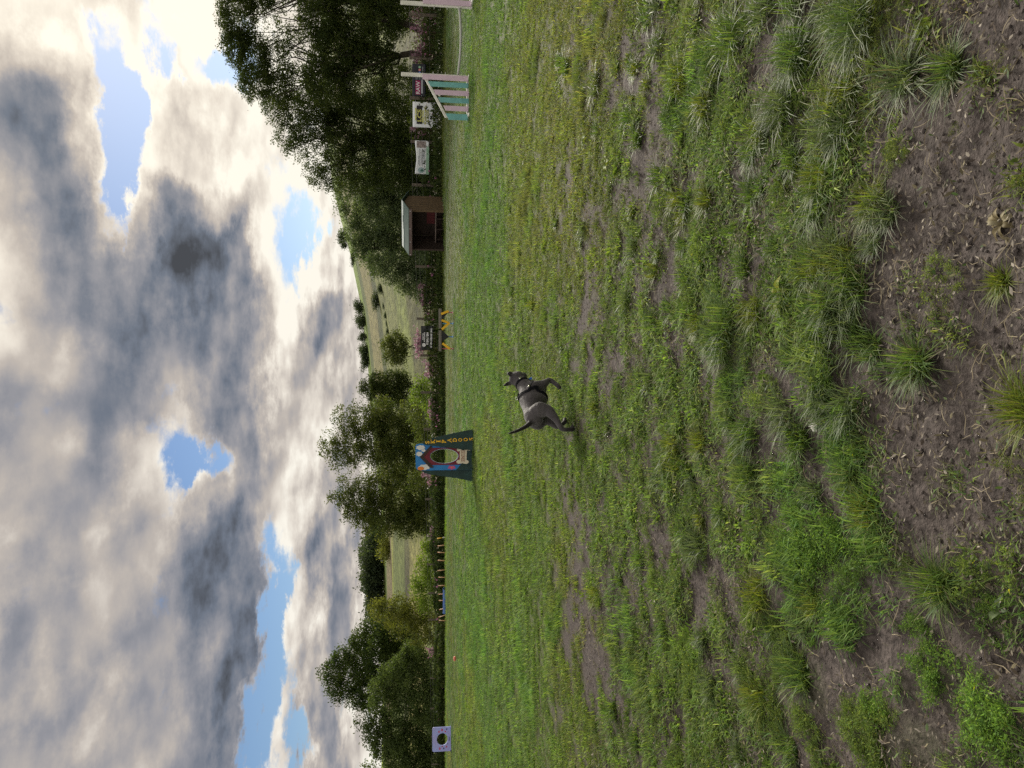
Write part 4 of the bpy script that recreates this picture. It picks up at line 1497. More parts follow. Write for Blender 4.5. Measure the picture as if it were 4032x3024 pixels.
def broadleaf(name, x, y, reach_px, nl, pal, label, wilt=0.3, seed=0, lift=.5):
    """a rosette of broad leaves, each a mesh of its own"""
    p = on_ground(x, y)
    p.z = float(near_height(np.array(p.x), np.array(p.y)))
    L0 = reach_px / FPX * (p - Vector((0, 0, CAM_H))).length
    t = thing(name, p, label, 'weed')
    r = random.Random(seed)
    for i in range(nl):
        ph = i * 2.4 + r.uniform(-.3, .3)
        L = L0 * r.uniform(.6, 1.1)
        W = L * r.uniform(.16, .24) * (.5 if wilt > .5 else 1)
        vs, fs = [], []
        n = 6
        for j in range(n + 1):
            t_ = j / n
            wd = W * (math.sin(math.pi * min(1, t_ * .9 + .08)) ** .8) * (1 - .15 * r.random())
            zc = L * lift * math.sin(min(1.0, t_ * 1.1) * math.pi * (.55 + wilt)) * .5 + .004
            tw = wilt * r.uniform(-1, 1) * .8
            for k in (-1, 0, 1):
                vs.append((t_ * L * (1 - .2 * wilt), k * wd, max(.002, zc + abs(k) * wd * .35 + k * wd * tw)))
        for j in range(n):
            for k in (0, 1):
                a = j * 3 + k
                fs.append((a, a + 1, a + 4, a + 3))
        c = np.array(pal[i % len(pal)]) * r.uniform(.8, 1.2)
        me = mesh_np('leaf', np.array(vs), [np.array(fs)], {'col': np.tile(c, (len(vs), 1))}, True)
        o = link('leaf', me, WEED, t)
        o.rotation_euler = (0, 0, ph)
    return t


broadleaf('dock_plant', 3090, 1165, 75, 6, [(.23, .25, .03), (.17, .20, .035), (.14, .17, .04)], 'yellow broad leaved dock in front of the full grass tuft', .2, 1, .9)
broadleaf('withered_dock', 3930, 880, 85, 12, [(.23, .19, .11), (.17, .14, .075), (.26, .23, .15)], 'withered pale brown dock with curled leaves on bare soil', .6, 2, .5)
broadleaf('dock_plant', 3930, 2405, 60, 4, [(.15, .19, .12), (.11, .15, .07)], 'small pale dock half hidden in weeds at the near edge', .3, 3, .6)
broadleaf('plantain_plant', 2310, 560, 45, 7, [(.14, .20, .04), (.11, .165, .035)], 'light green plantain in the worn turf under the jump', .2, 4, .7)
broadleaf('plantain_plant', 2400, 640, 40, 6, [(.17, .21, .04), (.12, .165, .035)], 'yellowish plantain beside a strip of bare soil', .2, 5, .7)
broadleaf('dock_plant', 2890, 95, 50, 3, [(.16, .19, .035), (.2, .2, .05)], 'yellowing dock leaf lying in the long grass at the picture edge', .3, 6, .6)
# the torn white scrap
p = on_ground(3208, 1680)
p.z = float(near_height(np.array(p.x), np.array(p.y)))
r = np.random.default_rng(3)
m_ = 7
gx, gy = np.meshgrid(np.linspace(-.5, .5, m_), np.linspace(-.5, .5, m_), indexing='ij')
V = np.stack([gx * .034 * (1 + .3 * r.normal(size=gx.shape) * .3), gy * .042, .010 + .008 * r.normal(size=gx.shape)], -1).reshape(-1, 3)
ii = (np.arange(m_ - 1)[:, None] * m_ + np.arange(m_ - 1)[None]).ravel()
o = link('paper_scrap', mesh_np('paper_scrap', V, [np.stack([ii, ii + 1, ii + m_ + 1, ii + m_], 1)]), mat_plain('dirty paper', (.62, .60, .58), .8, .1, 60), None)
o.location = p
tag(o, 'crumpled white scrap lying on the bare soil', 'litter')

# ------------------------------------------------------------------ paints and other materials of the built things
WHITE = mat_plain('white paint', (.84, .82, .78), .55, .10, 6, .1, dirt=(.62, .60, .54))
PINK = mat_plain('pale pink paint', (.66, .50, .62), .6, .10, 7, .1)
TEAL = mat_plain('teal paint', (.17, .42, .42), .6, .14, 7, .1)
GREYPOLE = mat_plain('grey plastic pole', (.42, .42, .41), .7, .12, 9, spec=.1)
YELLOW = mat_plain('yellow paint', (.80, .46, .02), .5, .1, 9)
BLACKP = mat_plain('black paint', (.012, .012, .014), .5, .3, 9)
BLUEP = mat_plain('blue paint', (.05, .22, .52), .5, .15, 8)
REDPINK = mat_plain('raspberry paint', (.36, .08, .14), .5, .15, 8)
WEATHERED = mat_plain('weathered wood', (.155, .14, .12), .85, .3, 14, .5)
OLDPOST = mat_plain('old fence wood', (.125, .105, .080), .9, .35, 10, .5)
WIRE = mat_plain('wire', (.13, .13, .13), .5, .2, 10, metal=.6)
NAVYVINYL = mat_plain('black navy vinyl', (.012, .014, .026), .35, .2, 3)
BLACKVINYL = mat_plain('black vinyl', (.016, .017, .022), .28, .3, 3)
WHITEVINYL = mat_plain('white vinyl', (.78, .81, .85), .4, .05, 3)
PRINTW = mat_plain('white print', (.70, .70, .72), .5, .06, 20)
PRINTK = mat_plain('black print', (.014, .012, .018), .5, .1, 20)
PRINTY = mat_plain('yellow print', (.62, .62, .16), .5, .08, 20)
PRINTG = mat_plain('grey print', (.36, .38, .42), .6, .1, 20)
CRIMSON = mat_plain('crimson print', (.30, .012, .10), .5, .1, 20)
PALEGREEN = mat_plain('pale green vinyl', (.28, .45, .33), .4, .12, 5)


def text_mesh(body, height, width=None, offset=0.0, extrude=0.002, spacing=1.0):
    """letters as a mesh in x, z, facing -y, baseline at z = 0, centred on x"""
    cu = bpy.data.curves.new('letters', 'FONT')
    cu.body = body
    cu.align_x = 'CENTER'
    cu.extrude = extrude
    cu.offset = offset
    cu.space_character = spacing
    cu.resolution_u = 3
    ob = bpy.data.objects.new('letters', cu)
    COL.objects.link(ob)
    dg = bpy.context.evaluated_depsgraph_get()
    me = bpy.data.meshes.new_from_object(ob.evaluated_get(dg))
    bpy.data.objects.remove(ob)
    n = len(me.vertices)
    co = np.empty(n * 3, np.float32)
    me.vertices.foreach_get('co', co)
    co = co.reshape(-1, 3)
    h0, h1 = co[:, 1].min(), co[:, 1].max()
    w0, w1 = co[:, 0].min(), co[:, 0].max()
    s = height / (h1 - h0)
    sx = width / (w1 - w0) if width else s
    out = np.stack([(co[:, 0] - (w0 + w1) / 2) * sx, -co[:, 2] * 1.0, (co[:, 1] - h0) * s], 1)
    me.vertices.foreach_set('co', out.astype(np.float32).ravel())
    me.update()
    return me


def text(name, body, height, mat, parent, loc, width=None, offset=0.0, spacing=1.0):
    o = link(name, text_mesh(body, height, width, offset, .0015, spacing), mat, parent)
    o.location = loc
    return o


def ell(cx, cz, rx, rz, n=24, wob=0.0, seed=0, lobes=0):
    r = random.Random(seed)
    ph = r.uniform(0, 6.28)
    return [(cx + math.cos(2 * math.pi * i / n) * rx * (1 + wob * math.sin(lobes * 2 * math.pi * i / n + ph)),
             cz + math.sin(2 * math.pi * i / n) * rz * (1 + wob * math.sin(lobes * 2 * math.pi * i / n + ph))) for i in range(n)]


def rect(x0, x1, z0, z1):
    return [(x0, z0), (x1, z0), (x1, z1), (x0, z1)]


# ------------------------------------------------------------------ boundary fence: posts and line wires
fr = at(1700, 1262, fence_hit(1700, 1262))
fence = thing('boundary_fence', (fr.x, fr.y, float(gz(fr.x, fr.y))), 'post and wire fence round the far side of the paddock, half hidden in weeds', 'fence')
FH = 1.78
post_y = [-150, 60, 232, 389, 560, 730, 1050, 1262, 1400, 1545, 1690, 1830, 1965, 2110, 2222, 2335, 2440, 2560, 2670, 2790, 2900, 3010, 3110]
tops = []
O = fence.location
pm = None
for i, py in enumerate(post_y):
    Y = fence_hit(1700, py)
    x = ray(1700, py).x / ray(1700, py).y * Y
    z = float(gz(x, Y))
    if pm is None:
        bm = bmesh.new()
        add_box(bm, (0, 0, FH / 2 - .15), (.13, .13, FH + .3), None, .012)
        pm = bm_mesh('post', bm)
    o = link('post', pm, OLDPOST, fence)
    o.location = (x - O.x, Y - O.y, z - O.z + (.10 if py in (1262, 1545) else 0.0))
    o.rotation_euler = (0, 0, .75)
    if py == 1262:
        o.rotation_euler = (.0, .10, .75)
    tops.append(Vector((x - O.x, Y - O.y, z - O.z)))
for k, hz in enumerate((.35, .75, 1.15, 1.5, 1.74)):
    tube('wire', [t + Vector((-.05, -.06, hz)) for t in tops], .007, WIRE, fence, 4)


def on_fence(x, yl, yr, x_bot, inset=.14):
    """a flat thing hung on the fence between picture columns yl (left) and yr (right): its base centre, turn, width and height"""
    ym = (yl + yr) / 2
    Y = fence_hit(x, ym) - inset / .72
    a, b = FENCE_DIR(at(x, ym, Y).x)
    c = at(x_bot, ym, Y)
    top = at(x, ym, Y)
    # width along the fence direction that spans the two columns
    ra, rb = ray(x, yl), ray(x, yr)
    def hit(rv):
        k = rv.x / rv.y
        # point c + s * (a, b) with x = k * y
        s = (k * c.y - c.x) / (a - k * b)
        return s
    s0, s1 = hit(ra), hit(rb)
    mid = (s0 + s1) / 2
    return Vector((c.x + a * mid, c.y + b * mid, c.z)), math.atan2(b, a), abs(s1 - s0), top.z - c.z


def FENCE_DIR(x):
    d = Vector((1.0, float(fence_y(x + .5) - fence_y(x - .5))))
    d.normalize()
    return d.x, d.y


def banner_panel(name, w, h, mat, parent, sag=.0, wrinkle=.012, seed=0, bow=0.0):
    r = random.Random(seed)
    nx, nz = 24, 12
    gx, gz_ = np.meshgrid(np.linspace(-w / 2, w / 2, nx), np.linspace(0, h, nz), indexing='ij')
    yy = wrinkle * (fbm(gx * 5 + seed, gz_ * 4, seed, 3) - .5) * 2 + wrinkle * 1.2 * (vnoise((gx + gz_) * 7, gx * 0 + seed, seed) - .5)
    dip = sag * np.sin(np.pi * (gx / w + .5)) ** 2 * (gz_ / h)
    V = np.stack([gx, yy, gz_ - dip], -1).reshape(-1, 3)
    B = V + np.array([0, .008, 0])
    ii = (np.arange(nx - 1)[:, None] * nz + np.arange(nz - 1)[None]).ravel()
    q = np.stack([ii, ii + nz, ii + nz + 1, ii + 1], 1)
    m = len(V)
    rim = list(range(0, nz)) + list(range(2 * nz - 1, nx * nz, nz)) + list(range(nx * nz - 2, (nx - 1) * nz - 1, -1)) + list(range((nx - 2) * nz, 0, -nz))
    rim = np.array(rim)
    nxt = np.roll(rim, -1)
    edge = np.stack([rim, nxt, nxt + m, rim + m], 1)
    return link(name, mesh_np(name, np.concatenate([V, B]), [np.concatenate([q, q[:, ::-1] + m, edge])], None, True), mat, parent)


# black banner with RAW on it
loc, rz, w, h = on_fence(1623, 378, 250, 1677)
t = thing('banner', loc, 'black banner with crimson RAW lettering, behind the pink post of the jump', 'banner', 'banners hung on the fence', rz)
banner_panel('sheet', w, h, NAVYVINYL, t, wrinkle=.005, seed=2)
prism('lettering_ground', rect(-w * .44, w * .0, h * .40, h * .76), -.022, -.016, CRIMSON, t)
text('lettering', 'RAW', h * .28, PRINTW, t, (-w * .22, -.024, h * .44), w * .40, .012)
prism('lettering_line', rect(-w * .40, w * .02, h * .22, h * .35), -.022, -.018, PRINTG, t)
for k, c in enumerate(((.16, .24, .55), (.60, .22, .22), (.30, .52, .32))):
    x = w * (.24 + .085 * k)
    prism('icon', ell(x, h * .46, w * .036, h * .09, 12), -.022, -.017, mat_plain('icon print %d' % k, c, .5, .1, 30), t)
for zz, x0, x1 in ((.70, .02, .24), (.58, .03, .15), (.45, .03, .18), (.34, .03, .19), (.22, .02, .42)):
    prism('small_print', rect(w * x0, w * x1, h * zz, h * (zz + .035)), -.022, -.018, PRINTG, t)

# white LCS banner
loc, rz, w, h = on_fence(1625, 500, 400, 1727)
t = thing('banner', loc, 'white banner with yellow LCS letters in a black box', 'banner', 'banners hung on the fence', rz)
banner_panel('sheet', w, h, WHITEVINYL, t, wrinkle=.008, seed=5)
prism('lettering_ground', rect(-w * .36, w * .36, h * .64, h * .85), -.022, -.016, PRINTK, t)
text('lettering', 'LCS', h * .165, PRINTY, t, (-w * .02, -.024, h * .66), w * .48, .02)
for (x0, x1, z0) in ((-.22, .0, .86), (.04, .26, .86), (-.30, -.08, .58), (-.05, .18, .58)):
    prism('yellow_bar', rect(w * x0, w * x1, h * z0, h * (z0 + .045)), -.022, -.016, PRINTY, t)
text('lettering', 'SCAFFOLDING', h * .075, PRINTY, t, (-w * .02, -.020, h * .475), w * .70, .014)
text('lettering', 'SCAFFOLDING', h * .075, PRINTK, t, (-w * .008, -.017, h * .468), w * .70, .014)
text('lettering', '& ACCESS', h * .075, PRINTY, t, (-w * .02, -.020, h * .385), w * .48, .014)
text('lettering', '& ACCESS', h * .075, PRINTK, t, (-w * .008, -.017, h * .378), w * .48, .014)
prism('round_emblem', ell(-w * .12, h * .29, w * .05, h * .045, 16), -.022, -.016, PRINTK, t)
for zz in (.20, .10):
    prism('small_print', rect(-w * .12, w * .22, h * zz, h * (zz + .05)), -.022, -.016, PRINTG, t)

# sagging white banner with a round emblem, a photograph and a green foot
loc, rz, w, h = on_fence(1634, 684, 553, 1689)
t = thing('banner', loc, 'sagging white banner with a round emblem and a pale green lower edge', 'banner', 'banners hung on the fence', rz)
banner_panel('sheet', w, h, WHITEVINYL, t, sag=h * .10, wrinkle=.012, seed=9)
prism('green_edge', [(-w * .5, 0), (w * .30, 0), (w * .36, h * .10), (w * .30, h * .19), (-w * .5, h * .22)], -.035, -.020, PALEGREEN, t)
PHOTO = mat_plain('printed photograph', (.30, .25, .24), .5, .5, 14, dirt=(.12, .09, .09))
prism('printed_photograph', rect(w * .30, w * .49, h * .24, h * .88), -.034, -.020, PHOTO, t)
prism('round_emblem', ell(-w * .38, h * .56, w * .085, h * .24, 20), -.034, -.020, mat_plain('pale emblem', (.36, .47, .50), .5, .1, 20), t)
prism('emblem_figure', ell(-w * .38, h * .50, w * .04, h * .12, 9, .25, 3, 3), -.040, -.034, mat_plain('emblem green', (.06, .16, .12), .5, .2, 20), t)
for zz, x0, x1 in ((.75, -.22, .05), (.66, -.25, .26), (.55, -.20, .10), (.46, -.25, .27), (.38, -.15, .22), (.30, -.25, .28)):
    prism('small_print', rect(w * x0, w * x1, h * zz, h * (zz + .03)), -.034, -.022, PRINTG, t)

# glossy black banner in the gap
loc, rz, w, h = on_fence(1657, 1378, 1283, 1705)
t = thing('banner', loc, 'glossy black banner with three lines of white print, above the chevron hurdle', 'banner', 'banners hung on the fence', rz)
banner_panel('sheet', w, h, BLACKVINYL, t, wrinkle=.03, seed=13)
rr = random.Random(8)
for (z0, hh, x0, x1, n) in ((.78, .09, -.06, .22, 6), (.66, .10, -.14, .26, 7), (.36, .20, -.26, .26, 9), (.07, .17, -.40, .42, 15)):
    for k in range(n):
        a = x0 + (x1 - x0) * k / n
        prism('printed_character', rect(w * a, w * (a + (x1 - x0) / n * .72), h * (z0 + rr.uniform(0, .03)), h * (z0 + hh * rr.uniform(.75, 1.0))), -.034, -.026, PRINTW, t)
prism('round_emblem', ell(-w * .27, h * .74, w * .08, h * .15, 12, .15, 5, 5), -.034, -.026, PRINTW, t)

# ------------------------------------------------------------------ shed: open fronted shelter
p = at(1754, 832, 41.0)
ang = math.atan2(-.676, .735)
zg = float(gz(p.x, p.y)) - .02
shed = thing('shelter_shed', (p.x, p.y, zg), 'open fronted wooden shelter shed with a patched green felt roof', 'shed', None, ang)
BOARD = mat_plain('larch board', (.110, .072, .036), .8, .28, 5, .3)
BOARD2 = mat_plain('darker larch board', (.085, .056, .030), .8, .28, 5, .3)
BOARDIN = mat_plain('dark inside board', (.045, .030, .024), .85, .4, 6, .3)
REDBOARD = mat_plain('red stained board', (.13, .022, .026), .7, .3, 8)
FELT = mat_plain('green roof felt', (.065, .105, .095), .85, .2, 3, .2)
PATCH = mat_plain('bleached felt', (.60, .66, .64), .8, .25, 6)
SW, SD, SE, SRZ = 2.55, 1.62, 2.02, 2.32
# end wall of upright boards under the gable, near end
nb = 14
for k in range(nb):
    y0, y1 = SD * k / nb, SD * (k + 1) / nb
    top = lambda yy: SE + (SRZ - SE) * (1 - abs(yy / SD - .5) * 2)
    prism('board', [(y0 + .004, -.05), (y1 - .004, -.05), (y1 - .004, top(y1) - .03), (y0 + .004, top(y0) - .03)], -.012 + .004 * (k % 2), .014, (BOARD, BOARD2)[k % 2], shed).matrix_local = Matrix(((0, -1, 0, 0), (1, 0, 0, 0), (0, 0, 1, 0), (0, 0, 0, 1)))
for k in range(nb):
    y0, y1 = SD * k / nb, SD * (k + 1) / nb
    prism('board', [(y0 + .004, -.05), (y1 - .004, -.05), (y1 - .004, top(y1) - .03), (y0 + .004, top(y0) - .03)], -.012 + .004 * (k % 2), .014, BOARDIN, shed).matrix_local = Matrix(((0, -1, 0, -SW), (1, 0, 0, 0), (0, 0, 1, 0), (0, 0, 0, 1)))
nb2 = 20
for k in range(nb2):
    x0, x1 = -SW + .03 + (SW - .06) * k / nb2, -SW + .03 + (SW - .06) * (k + 1) / nb2
    box('back_board', ((x0 + x1) / 2, SD - .03, SE / 2 - .03), (x1 - x0 - .008, .022, SE), BOARDIN, shed, bevel=0)
for xx in (-.05, -SW + .05):
    box('corner_post', (xx, .03, SE / 2 - .03), (.07, .07, SE), BOARD if xx > -.5 else BOARDIN, shed)
box('header_beam', (-SW / 2, .0, SE - .06), (SW + .1, .06, .12), BOARDIN, shed)
# roof: two felted slopes
for sgn, nm in ((-1, 'roof'), (1, 'roof')):
    L = math.hypot(SD / 2 + .22, (SRZ - SE) * (1 + .44 / SD))
    a = math.atan2(SRZ - SE, SD / 2)
    yc = SD / 2 + sgn * (SD / 2 + .22) / 2
    zc = SRZ + .03 - (SRZ - SE) * (1 + .44 / SD) / 2
    rf = box(nm, (-SW / 2, yc, zc), (SW + .42, L, .03), FELT, shed, Euler((-sgn * a, 0, 0)), .004)
    if sgn < 0:
        for k in range(7):
            x0 = -SW / 2 - (SW + .40) / 2 + (SW + .40) * k / 7
            ww = (SW + .40) / 7
            rr2 = random.Random(k)
            c = Vector((x0 + ww / 2, SD / 2 - .11 - rr2.uniform(0, .05), SRZ + .0))
            ln = rr2.uniform(.16, .30)
            box('bleached_patch', (x0 + ww / 2, SD / 2 - ln / 2 * math.cos(a) - .02, SRZ + .052 - ln / 2 * math.sin(a)), (ww * .98, ln, .006), PATCH, rf, Euler((a, 0, 0)), 0)
# scalloped fascia along the front eave
zf = SE - (SRZ - SE) * (.44 / SD) - .01
pts = [(-SW - .21, zf + .03), (.21, zf + .03)]
n = 26
sc = []
for k in range(n):
    x1 = .21 - (SW + .42) * k / n
    for q in (0, .25, .5, .75):
        sc.append((x1 - (SW + .42) / n * q, zf - .12 - .025 * math.sin(math.pi * q)))
prism('fascia', pts + sc + [(-SW - .21, zf - .12)], -.27, -.245, mat_plain('fascia wood', (.12, .085, .080), .8, .3, 8), shed)
for xx in (.10, -1.0, -1.85, -2.68):
    box('fascia_light', (xx, -.275, zf - .03), (.04, .012, .04), PRINTW, shed, bevel=.004)
bench = box('bench_seat', (-SW / 2, SD * .55, .46), (SW - .15, .38, .05), mat_plain('bench plank', (.20, .155, .135), .7, .2, 8), shed)
for k in range(4):
    box('bench_leg', (-.25 - k * .68, SD * .55, .21), (.06, .3, .44), BOARDIN, shed)
for k in range(9):
    x0 = -.1 - k * .18
    box('red_panel', (x0 - .09, SD - .06, .73), (.172, .02, .46), REDBOARD, shed, bevel=0)

# ------------------------------------------------------------------ jump: two wings and a bar
def wing(name, base, mirror, rz, label):
    t = thing(name, base, label, 'jump wing', 'wings of the jump', rz)
    m = -1 if mirror else 1
    H = 1.79
    bm = bmesh.new()
    add_box(bm, (0, 0, H / 2), (.085, .085, H), None, .012)
    link('post', bm_mesh('post', bm), WHITE, t)
    box('face_board', (-m * .055, -.058, .635), (.13, .022, 1.21), PINK, t, bevel=.003)
    slat = [(-.225, 1.06, TEAL), (-.43, .92, PINK), (-.62, .80, TEAL), (-.825, .66, PINK), (-1.04, .59, TEAL)]
    for k, (x, top, mt) in enumerate(slat):
        w = .125 if k < 4 else .155
        sl = .27                                # slats are cut along the falling rail
        prism('slat', [(m * (x - w / 2), .02), (m * (x + w / 2), .02), (m * (x + w / 2), top + w * sl), (m * (x - w / 2), top - w * sl)], -.06, -.038, mt, t)
    vs = [(m * -.03, 1.22), (m * -.03, 1.15), (m * -1.06, .58), (m * -1.06, .65)]
    prism('sloping_rail', vs, -.034, .0, WHITE, t)
    box('bottom_rail', (-m * .55, -.018, .055), (1.12, .034, .07), WHITE, t)
    for x in (-.06, -1.02):
        box('foot', (m * x, -.03, .03), (.06, .62, .055), WHITE, t)
    for hz in (.32, .64, .96):
        tube('cup_pin', [(m * .04, -.01, hz), (m * .10, -.01, hz)], .012, GREYPOLE, t, 6)
    return t


pl = on_ground(1851, 306)
pr = on_ground(1862, 28)
pl.z = float(near_height(np.array(pl.x), np.array(pl.y)))
pr.z = float(near_height(np.array(pr.x), np.array(pr.y)))
dx = pr - pl
ja = math.atan2(dx.y, dx.x)
wl = wing('jump_wing', pl, False, ja * .2 + .05, 'slatted jump wing with pink and teal boards and a tall white post')
wr = wing('jump_wing', pr, True, ja * .2, 'pink and white jump post cut by the picture edge')
a_, b_ = pl + Vector((.055, -.02, .31)), pr + Vector((-.055, -.02, .335))
pts = []
for k in range(13):
    t_ = k / 12
    pts.append(a_.lerp(b_, t_) + Vector((0, 0, -.055 * math.sin(math.pi * t_))))
o = tube('jump_pole', pts, .030, GREYPOLE, None, 10)
tag(o, 'grey pole resting between the two jump wings', 'jump pole')

# ------------------------------------------------------------------ chevron hurdle
S = 28.3 / FPX
pc = at(1787, 1304, 28.3)
pc.z = float(gz(pc.x, pc.y))
t = thing('chevron_hurdle', pc, 'low hurdle with a grey beam over yellow and black chevrons', 'hurdle', None, -.02)


def hp(x, y):                                  # photograph pixel to the hurdle's own x, z
    return ((1304 - y) * S, (1787 - x) * S)


box('beam', (hp(1736, 1255)[0], 0, hp(1736, 1255)[1]), (.76, .12, .105), WEATHERED, t, bevel=.01)
box('beam', (hp(1738, 1342)[0], 0, hp(1738, 1342)[1] + .02), (.80, .12, .10), WEATHERED, t, bevel=.01)


def bar2(name, p0, p1, w, y, mat):
    a = Vector(hp(*p0))
    b = Vector(hp(*p1))
    d = (b - a).normalized()
    n = Vector((-d.y, d.x)) * w / 2
    prism(name, [tuple(a - n), tuple(b - n), tuple(b + n), tuple(a + n)], y, y + .02, mat, t)


bar2('chevron_board', (1739, 1238), (1768, 1226), .085, -.075, YELLOW)
bar2('chevron_board', (1741, 1262), (1771, 1273), .075, -.072, YELLOW)
bar2('chevron_board', (1742, 1298), (1771, 1272), .085, -.095, YELLOW)
bar2('chevron_board', (1744, 1352), (1773, 1374), .085, -.075, YELLOW)
for tri in (((1741, 1238), (1741, 1262), (1768, 1229)), ((1742, 1301), (1743, 1344), (1771, 1327)), ((1741, 1262), (1741, 1270), (1755, 1266)), ((1744, 1364), (1744, 1355), (1758, 1366))):
    prism('black_board', [hp(*q) for q in tri], -.05, -.03, BLACKP, t)
for yy, mt in ((1231, REDPINK), (1274, BLUEP), (1326, BLUEP), (1373, REDPINK)):
    x = hp(1780, yy)[0]
    box('leg', (x, 0, .25), (.034, .04, .54), mt, t, bevel=.006)
    box('foot', (x, 0, .015), (.06, .42, .04), mt, t, bevel=.006)

# ------------------------------------------------------------------ painted hoop with SKIPADOOS on it
YB = 18.2
S = YB / FPX
pc = at(1868, 1797, YB)
pc.z = float(near_height(np.array(pc.x), np.array(pc.y)))
hoop = thing('painted_hoop', pc, 'painted dog hoop with a red kennel, a bone and SKIPADOOS in yellow letters', 'agility hoop', None, .06)
SKYB = mat_plain('sky blue board paint', (.025, .20, .54), .5, .15, 4)
GREENB = mat_plain('dark green board paint', (.016, .045, .043), .55, .45, 6)
MAROON = mat_plain('maroon paint', (.16, .012, .028), .55, .2, 6)
BROWNP = mat_plain('dark brown paint', (.040, .022, .018), .6, .2, 8)
CREAM = mat_plain('cream paint', (.72, .64, .50), .55, .06, 8)
CLOUDW = mat_plain('cloud white paint', (.72, .70, .70), .55, .05, 8)
SUNO = mat_plain('sun orange paint', (.75, .22, .03), .55, .06, 8)
GOLD = mat_plain('gold letter paint', (.88, .52, .03), .5, .08, 20)
FLOW = mat_plain('flower pink paint', (.52, .09, .28), .55, .08, 8)


def zp(zx, zy):                                # enlarged picture of the board to the hoop's own x, z
    return ((1797 - (1640 + zy / 5.925)) * S, (1868 - (1600 + zx / 5.925)) * S)


hole = [zp(905 + 325 * math.cos(2 * math.pi * k / 40), 915 + 167 * math.sin(2 * math.pi * k / 40)) for k in range(40)]
# (the enlargement starts at pixel 1600, 1640)
outl = [zp(1600, 622), zp(330, 622), zp(262, 640), zp(240, 690), zp(248, 1170), zp(275, 1215), zp(350, 1240), zp(1600, 1240)]
prism('board', outl, 0, .022, SKYB, hoop, hole)
k_out = [zp(410, 930), zp(600, 720), zp(1270, 720), zp(1270, 1118), zp(610, 1118)]
kennel = prism('kennel', k_out, -.008, -.001, MAROON, hoop, [zp(905 + 332 * math.cos(2 * math.pi * k / 40), 915 + 173 * math.sin(2 * math.pi * k / 40)) for k in range(40)])
roof_ = [zp(338, 930), zp(590, 672), zp(628, 690), zp(600, 735), zp(432, 930), zp(620, 1120), zp(660, 1165), zp(628, 1188), zp(560, 1165)]
prism('kennel_roof', roof_, -.016, -.008, BROWNP, kennel)
grass_ = [zp(1600, 640), zp(1290, 640), zp(1240, 760), zp(1280, 900), zp(1400, 1000), zp(1290, 1110), zp(1180, 1238), zp(1600, 1238)]
prism('painted_grass', grass_, -.012, -.001, GREENB, hoop)
# rim of the hole, pale where the edge of the board shows
rimp = [zp(905 + 325 * math.cos(2 * math.pi * k / 40), 915 + 167 * math.sin(2 * math.pi * k / 40)) for k in range(40)]
tube('hole_rim', [(q[0], .011, q[1]) for q in rimp + [rimp[0]]], .006, WHITE, hoop, 6)
for (cx_, cy_, rz_, rx_, sd) in ((360, 712, 100, 55, 1), (330, 858, 70, 52, 2), (428, 780, 48, 30, 3), (445, 1165, 130, 62, 4)):
    prism('painted_cloud', [zp(cx_ + rz_ * (1 + .10 * math.sin(7 * a + sd)) * math.cos(a), cy_ + rx_ * (1 + .10 * math.sin(7 * a + sd)) * math.sin(a)) for a in np.linspace(0, 2 * math.pi, 28, endpoint=False)], -.010, -.001, CLOUDW, hoop)
prism('painted_sun', [zp(365 + 75 * math.cos(a), 1192 + 42 * math.sin(a)) for a in np.linspace(0, 2 * math.pi, 20, endpoint=False)], -.014, -.0105, SUNO, hoop)
fl = prism('painted_flower', [zp(1078 + 85 * (1 + .16 * math.sin(5 * a)) * math.cos(a), 1180 + 42 * (1 + .16 * math.sin(5 * a)) * math.sin(a)) for a in np.linspace(0, 2 * math.pi, 30, endpoint=False)], -.010, -.001, FLOW, hoop)
prism('flower_centre', [zp(1078 + 26 * math.cos(a), 1180 + 14 * math.sin(a)) for a in np.linspace(0, 2 * math.pi, 14, endpoint=False)], -.014, -.0105, SUNO, fl)
# bone: a bar with two knobs at each end
bone = []
def arc(cx_, cy_, r1, r2, a0, a1, n=9):
    return [(cx_ + r1 * math.cos(a0 + (a1 - a0) * i / (n - 1)), cy_ + r2 * math.sin(a0 + (a1 - a0) * i / (n - 1))) for i in range(n)]
bp = arc(1250, 1050, 62, 46, math.radians(-40), math.radians(-320), 12)[::-1]
bp = arc(1248, 1052, 62, 48, math.radians(300), math.radians(60), 12)[:0] + \
     [(1265, 800), (1265, 1000)] + arc(1245, 1050, 60, 46, math.radians(280), math.radians(80), 10) + [(1320, 1085)] + arc(1405, 1055, 68, 46, math.radians(120), math.radians(-90), 10) + \
     [(1420, 1000), (1430, 790)] + arc(1470, 765, 50, 34, math.radians(60), math.radians(-140), 8) + [(1350, 790)] + arc(1235, 775, 38, 34, math.radians(-60), math.radians(-270), 8)
prism('bone_sign', [zp(*q) for q in bp], -.026, -.014, CREAM, hoop)
RUST = mat_plain('rust letter paint', (.30, .10, .05), .6, .1, 20)
o = text('bone_lettering', 'SKIPADOOS', .105, RUST, hoop, (zp(1340, 915)[0], -.0285, zp(1340, 915)[1] - .052), zp(0, 790)[0] - zp(0, 1050)[0])
# two tree shaped side wings
def wavy(pts, amp, n):
    out = []
    for (p0, p1) in zip(pts[:-1], pts[1:]):
        for k in range(n):
            t_ = k / n
            q = Vector(p0).lerp(Vector(p1), t_)
            d = (Vector(p1) - Vector(p0)).normalized()
            nrm = Vector((-d.y, d.x))
            out.append(tuple(q + nrm * amp * abs(math.sin(t_ * math.pi * 7)) ** .7))
    return out


